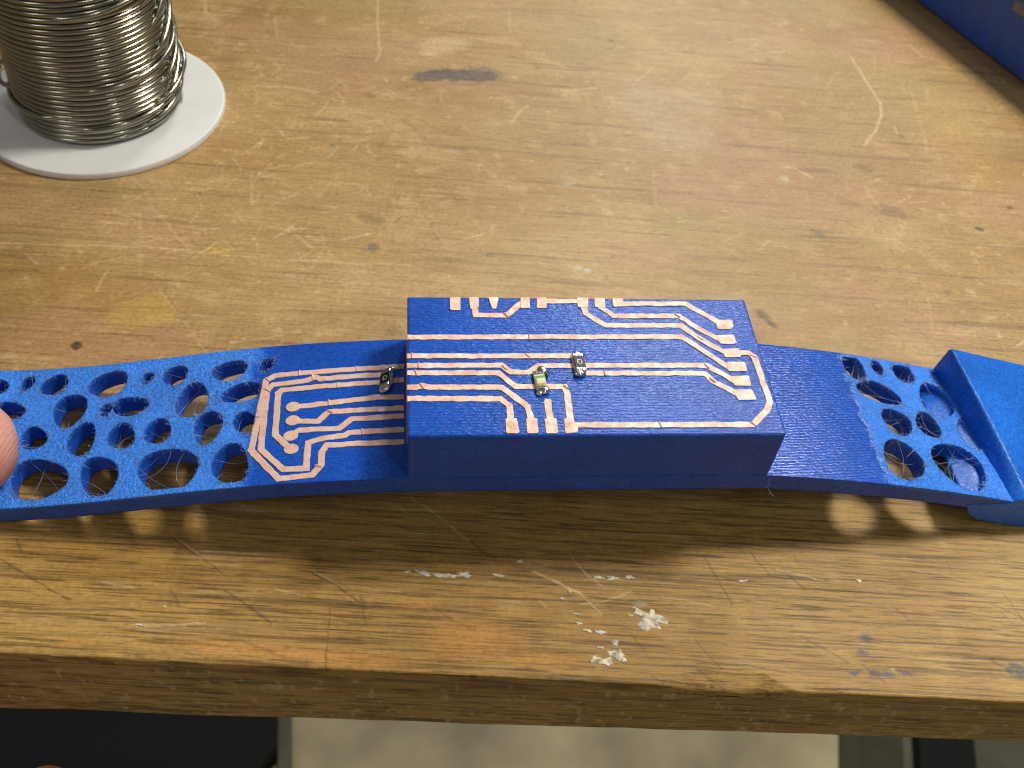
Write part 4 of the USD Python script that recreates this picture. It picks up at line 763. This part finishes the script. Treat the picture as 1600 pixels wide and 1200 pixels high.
def strand(a0, a1, z0, z1, out, seed, bow=0.0, n=60, r=.40):
    s = np.linspace(0, 1, n); a = np.radians(a0+(a1-a0)*s); nn = meshkit.fbm(np.stack([s*3, s*0+seed, s*0], -1), 2, seed)-.5
    k = np.clip(np.minimum(s, 1-s)/.22, 0, 1); k = k*k*(3-2*k)
    R = RW-.75+1.35*k+out*np.sin(np.pi*s)**1.5+nn*.35*k
    return tube(np.column_stack([SX+R*np.cos(a), SY+R*np.sin(a), z0+(z1-z0)*s+bow*np.sin(np.pi*s)+nn*.6]), r, 7)
for k, q in enumerate([(-105, 60, 22.0, 25.8, .02), (-95, 55, 10.5, 13.5, .02), (-110, 50, 4.0, 6.4, .02), (-190, -95, 5.0, 6.3, .15), (-80, 60, 33, 36, .02),
        (-38, 58, 12, 24, .35), (-36, 60, 7, 18, .4), (-38, 58, 20, 35, .3), (-46, 58, 5, 12, 1.1), (-34, 55, 4.5, 15, .3), (-38, 58, 16, 30, .25), (-36, 55, 26, 41, .3), (-58, 50, 2.5, 8, .3),
        (-128, -250, 31, 17, .9), (-132, -248, 22, 9, 1.1), (-135, -250, 13, 4, .9), (-138, -240, 8, 5, 1.8), (-130, -245, 37, 25, .8), (-128, -238, 17, 7, .6), (-130, -240, 27, 14, .8)]):
    part('loose_strand', strand(*q, seed=k+2), WIRE, spool, True)

# ---------------------------------------------------------------- blue bin at the back
e0, e1 = np.array([106.84, 131.4]), np.array([118.36, 99.25]); ed = (e1-e0)/np.linalg.norm(e1-e0); en = np.array([-ed[1], ed[0]])
e0 = e0-ed*70; e1 = e1+ed*9
binn = thing('plastic_bin', 'dark navy plastic bin standing at the back of the bench', 'bin', (*(e0+en*30+ed*40), 0))
def binbox(a, b, c, d, z0, z1, ch):
    m = cbox((a, c, z0), (b, d, z1), ch); V = np.array(m.vertices); P = e0+V[:, :1]*ed+V[:, 1:2]*en; m.vertices = np.column_stack([P, V[:, 2]]); m.fix_normals(); return m
LEN = float(np.linalg.norm(e1-e0))
part('base', binbox(0, LEN, 0, 60, .1, 3, .8), NAVY, binn)
part('wall', binbox(.05, LEN-.05, .05, 1.8, 1.5, 16, .5), NAVY, binn); part('wall', binbox(.05, LEN-.05, 58.2, 59.95, 1.5, 16, .5), NAVY, binn)
part('wall', binbox(.1, 1.9, 1.5, 58.5, 1.6, 15.9, .5), NAVY, binn); part('wall', binbox(LEN-1.9, LEN-.1, 1.5, 58.5, 1.6, 15.9, .5), NAVY, binn)
part('rim', binbox(-1.2, LEN+1.2, -1.2, 2.2, 15.2, 17.2, .5), NAVY, binn)
part('highlight_plate', binbox(93.8, 99, -.6, .3, 10.4, 13.0, .4), HIGHLIGHT_GREY, binn)  # added plate: a pale highlight on the bin wall put into colour

# ---------------------------------------------------------------- below the bench
def struct(name, mesh, m, parent=None):
    p = numbered('/World/'+name); me = usdkit.mesh(stage, p, (np.asarray(mesh.vertices)*MM, mesh.faces), m); me.GetPrim().SetCustomDataByKey('kind', 'structure'); return p
struct('floor', trimesh.creation.box(bounds=[(-1500, -1500, -770), (1800, 1600, -750)]), FLOOR)
bag = thing('black_bag', 'black fabric bag with pale edging lying on the floor under the bench', 'bag', (-300, 250, -750))
P = [Point(x, y).buffer(r) for x, y, r in ((-420, 520, 40), (-136, 520, 40), (-126, 300, 20), (-124, 268, 20), (-420, -60, 40), (-150, 150, 60), (-150, 30, 40))]
sh = Polygon([(-560, 560), (-107, 560), (-108.4, 305), (-105, 262), (-140, 205), (-150, 60), (-560, -100)]).buffer(-9).buffer(9)
m_ = slab(sh, 30, 0); m_.apply_translation((0, 0, -750)); part('bag_body', m_, BLACK, bag)
ring = LineString([(-102, 560), (-103.2, 305), (-99.5, 258), (-96, 225), (-90, 150)]).buffer(5.5)
m_ = slab(ring, 10, 0); m_.apply_translation((0, 0, -749.9)); part('edging', m_, PALE, bag)
shade_sheet = thing('floor_shade_sheet', 'grey green sheet standing in for shade on the floor, with a dark stripe', 'mat', (460, 250, -750))  # dark sheet: shade on the floor put into its colour
def quad(xs, name, m, z, par):
    (a, b) = xs; k = .315
    sh = Polygon([(a-.295*110, 160), (b-.295*110-.05*0, 160), (b+.295*60, 330), (a+.295*60, 330)]); q = slab(sh, z, 0); q.apply_translation((0, 0, -750)); return part(name, q, m, par)
quad((384, 404), 'border', DARKGREEN, 5.0, shade_sheet); quad((404.2, 441), 'stripe', DARKGREEN, 5.6, shade_sheet); quad((441.2, 449), 'border', PALE, 6.0, shade_sheet); quad((449.2, 900), 'shade_field', GREYGREEN, 5.0, shade_sheet)
bar = thing('steel_foot', 'black steel foot bar lying on the grey green sheet', 'foot bar', (465, 250, -745))
quad((450, 500), 'bar', BLACK, 22, bar)

# ---------------------------------------------------------------- the hand that holds the strap
hand = thing('person', 'hand at the edge, thumb pressing on the perforated strap, finger below', 'person', (-90, -30, -20))
def ball(p, r): return manifold3d.Manifold.sphere(r, 28).translate(tuple(p))
def limb(pts):
    out = []
    for (p, r), (q, s) in zip(pts[:-1], pts[1:]): out.append(manifold3d.Manifold.batch_hull([ball(p, r), ball(q, s)]))
    return out
WR = np.array([-150, -95, -55])
chains = [
    [((-48.3, 6.4, 8.6), 6.0), ((-54, 5.0, 10.4), 7.0), ((-73, -5, 15), 7.6), ((-97, -28, 5), 9.5), ((-122, -62, -25), 13)],            # thumb
    [((-42.6, -19.6, -26.3), 4.3), ((-44, -25, -34), 6.0), ((-49, -36, -47), 6.6), ((-70, -56, -60), 7.6), ((-101, -60, -42), 9.5), ((-140, -88, -52), 12)],   # index
    [((-62, -18, -30), 5.2), ((-66, -30, -46), 6.6), ((-82, -52, -72), 7.8), ((-110, -66, -58), 9.5), ((-142, -92, -58), 12)],
    [((-78, -22, -38), 5.0), ((-82, -34, -54), 6.4), ((-96, -58, -80), 7.4), ((-120, -74, -70), 9.0), ((-146, -97, -64), 11)],
    [((-96, -34, -46), 4.4), ((-98, -44, -60), 5.6), ((-110, -66, -84), 6.4), ((-128, -82, -78), 8.2), ((-150, -100, -68), 10)],
    [((-122, -62, -30), 12), ((-104, -58, -42), 9.5)], [((-122, -66, -40), 13), (WR, 18), ((-230, -170, -90), 24)],
    [((-110, -66, -58), 9.5), ((-128, -82, -78), 8.2)], [((-101, -60, -42), 9.5), ((-110, -66, -58), 9.5)],
]
H_ = manifold3d.Manifold.batch_boolean([l for c in chains for l in limb(c)], manifold3d.OpType.Add).refine_to_length(1.6)
hm = man2tri(H_); hm.merge_vertices(); trimesh.smoothing.filter_taubin(hm, iterations=12)
V = np.array(hm.vertices); V += hm.vertex_normals*((meshkit.fbm(V*.22, 3, 3)-.5)*.9)[:, None]; hm.vertices = V
part('hand', hm, SKIN, hand, True)
nl = hull([(x*5.0, y*4.2, .6*(1-x*x)) for x, y in [(math.cos(t)*s, math.sin(t)*s) for t in np.linspace(0, 6.28, 20) for s in (1, .6)]]+[(0, 0, .6), (4.9, 0, -.6), (-4.9, 0, -.6)])
nv = np.array(nl.vertices); R = trimesh.transformations.rotation_matrix(math.radians(-28), (0, 1, 0))[:3, :3]; Rz = trimesh.transformations.rotation_matrix(math.radians(28), (0, 0, 1))[:3, :3]
nl.vertices = nv@(Rz@R.T).T+np.array([-57.0, 5.4, 17.0]); part('nail', nl, NAIL, hand, True)
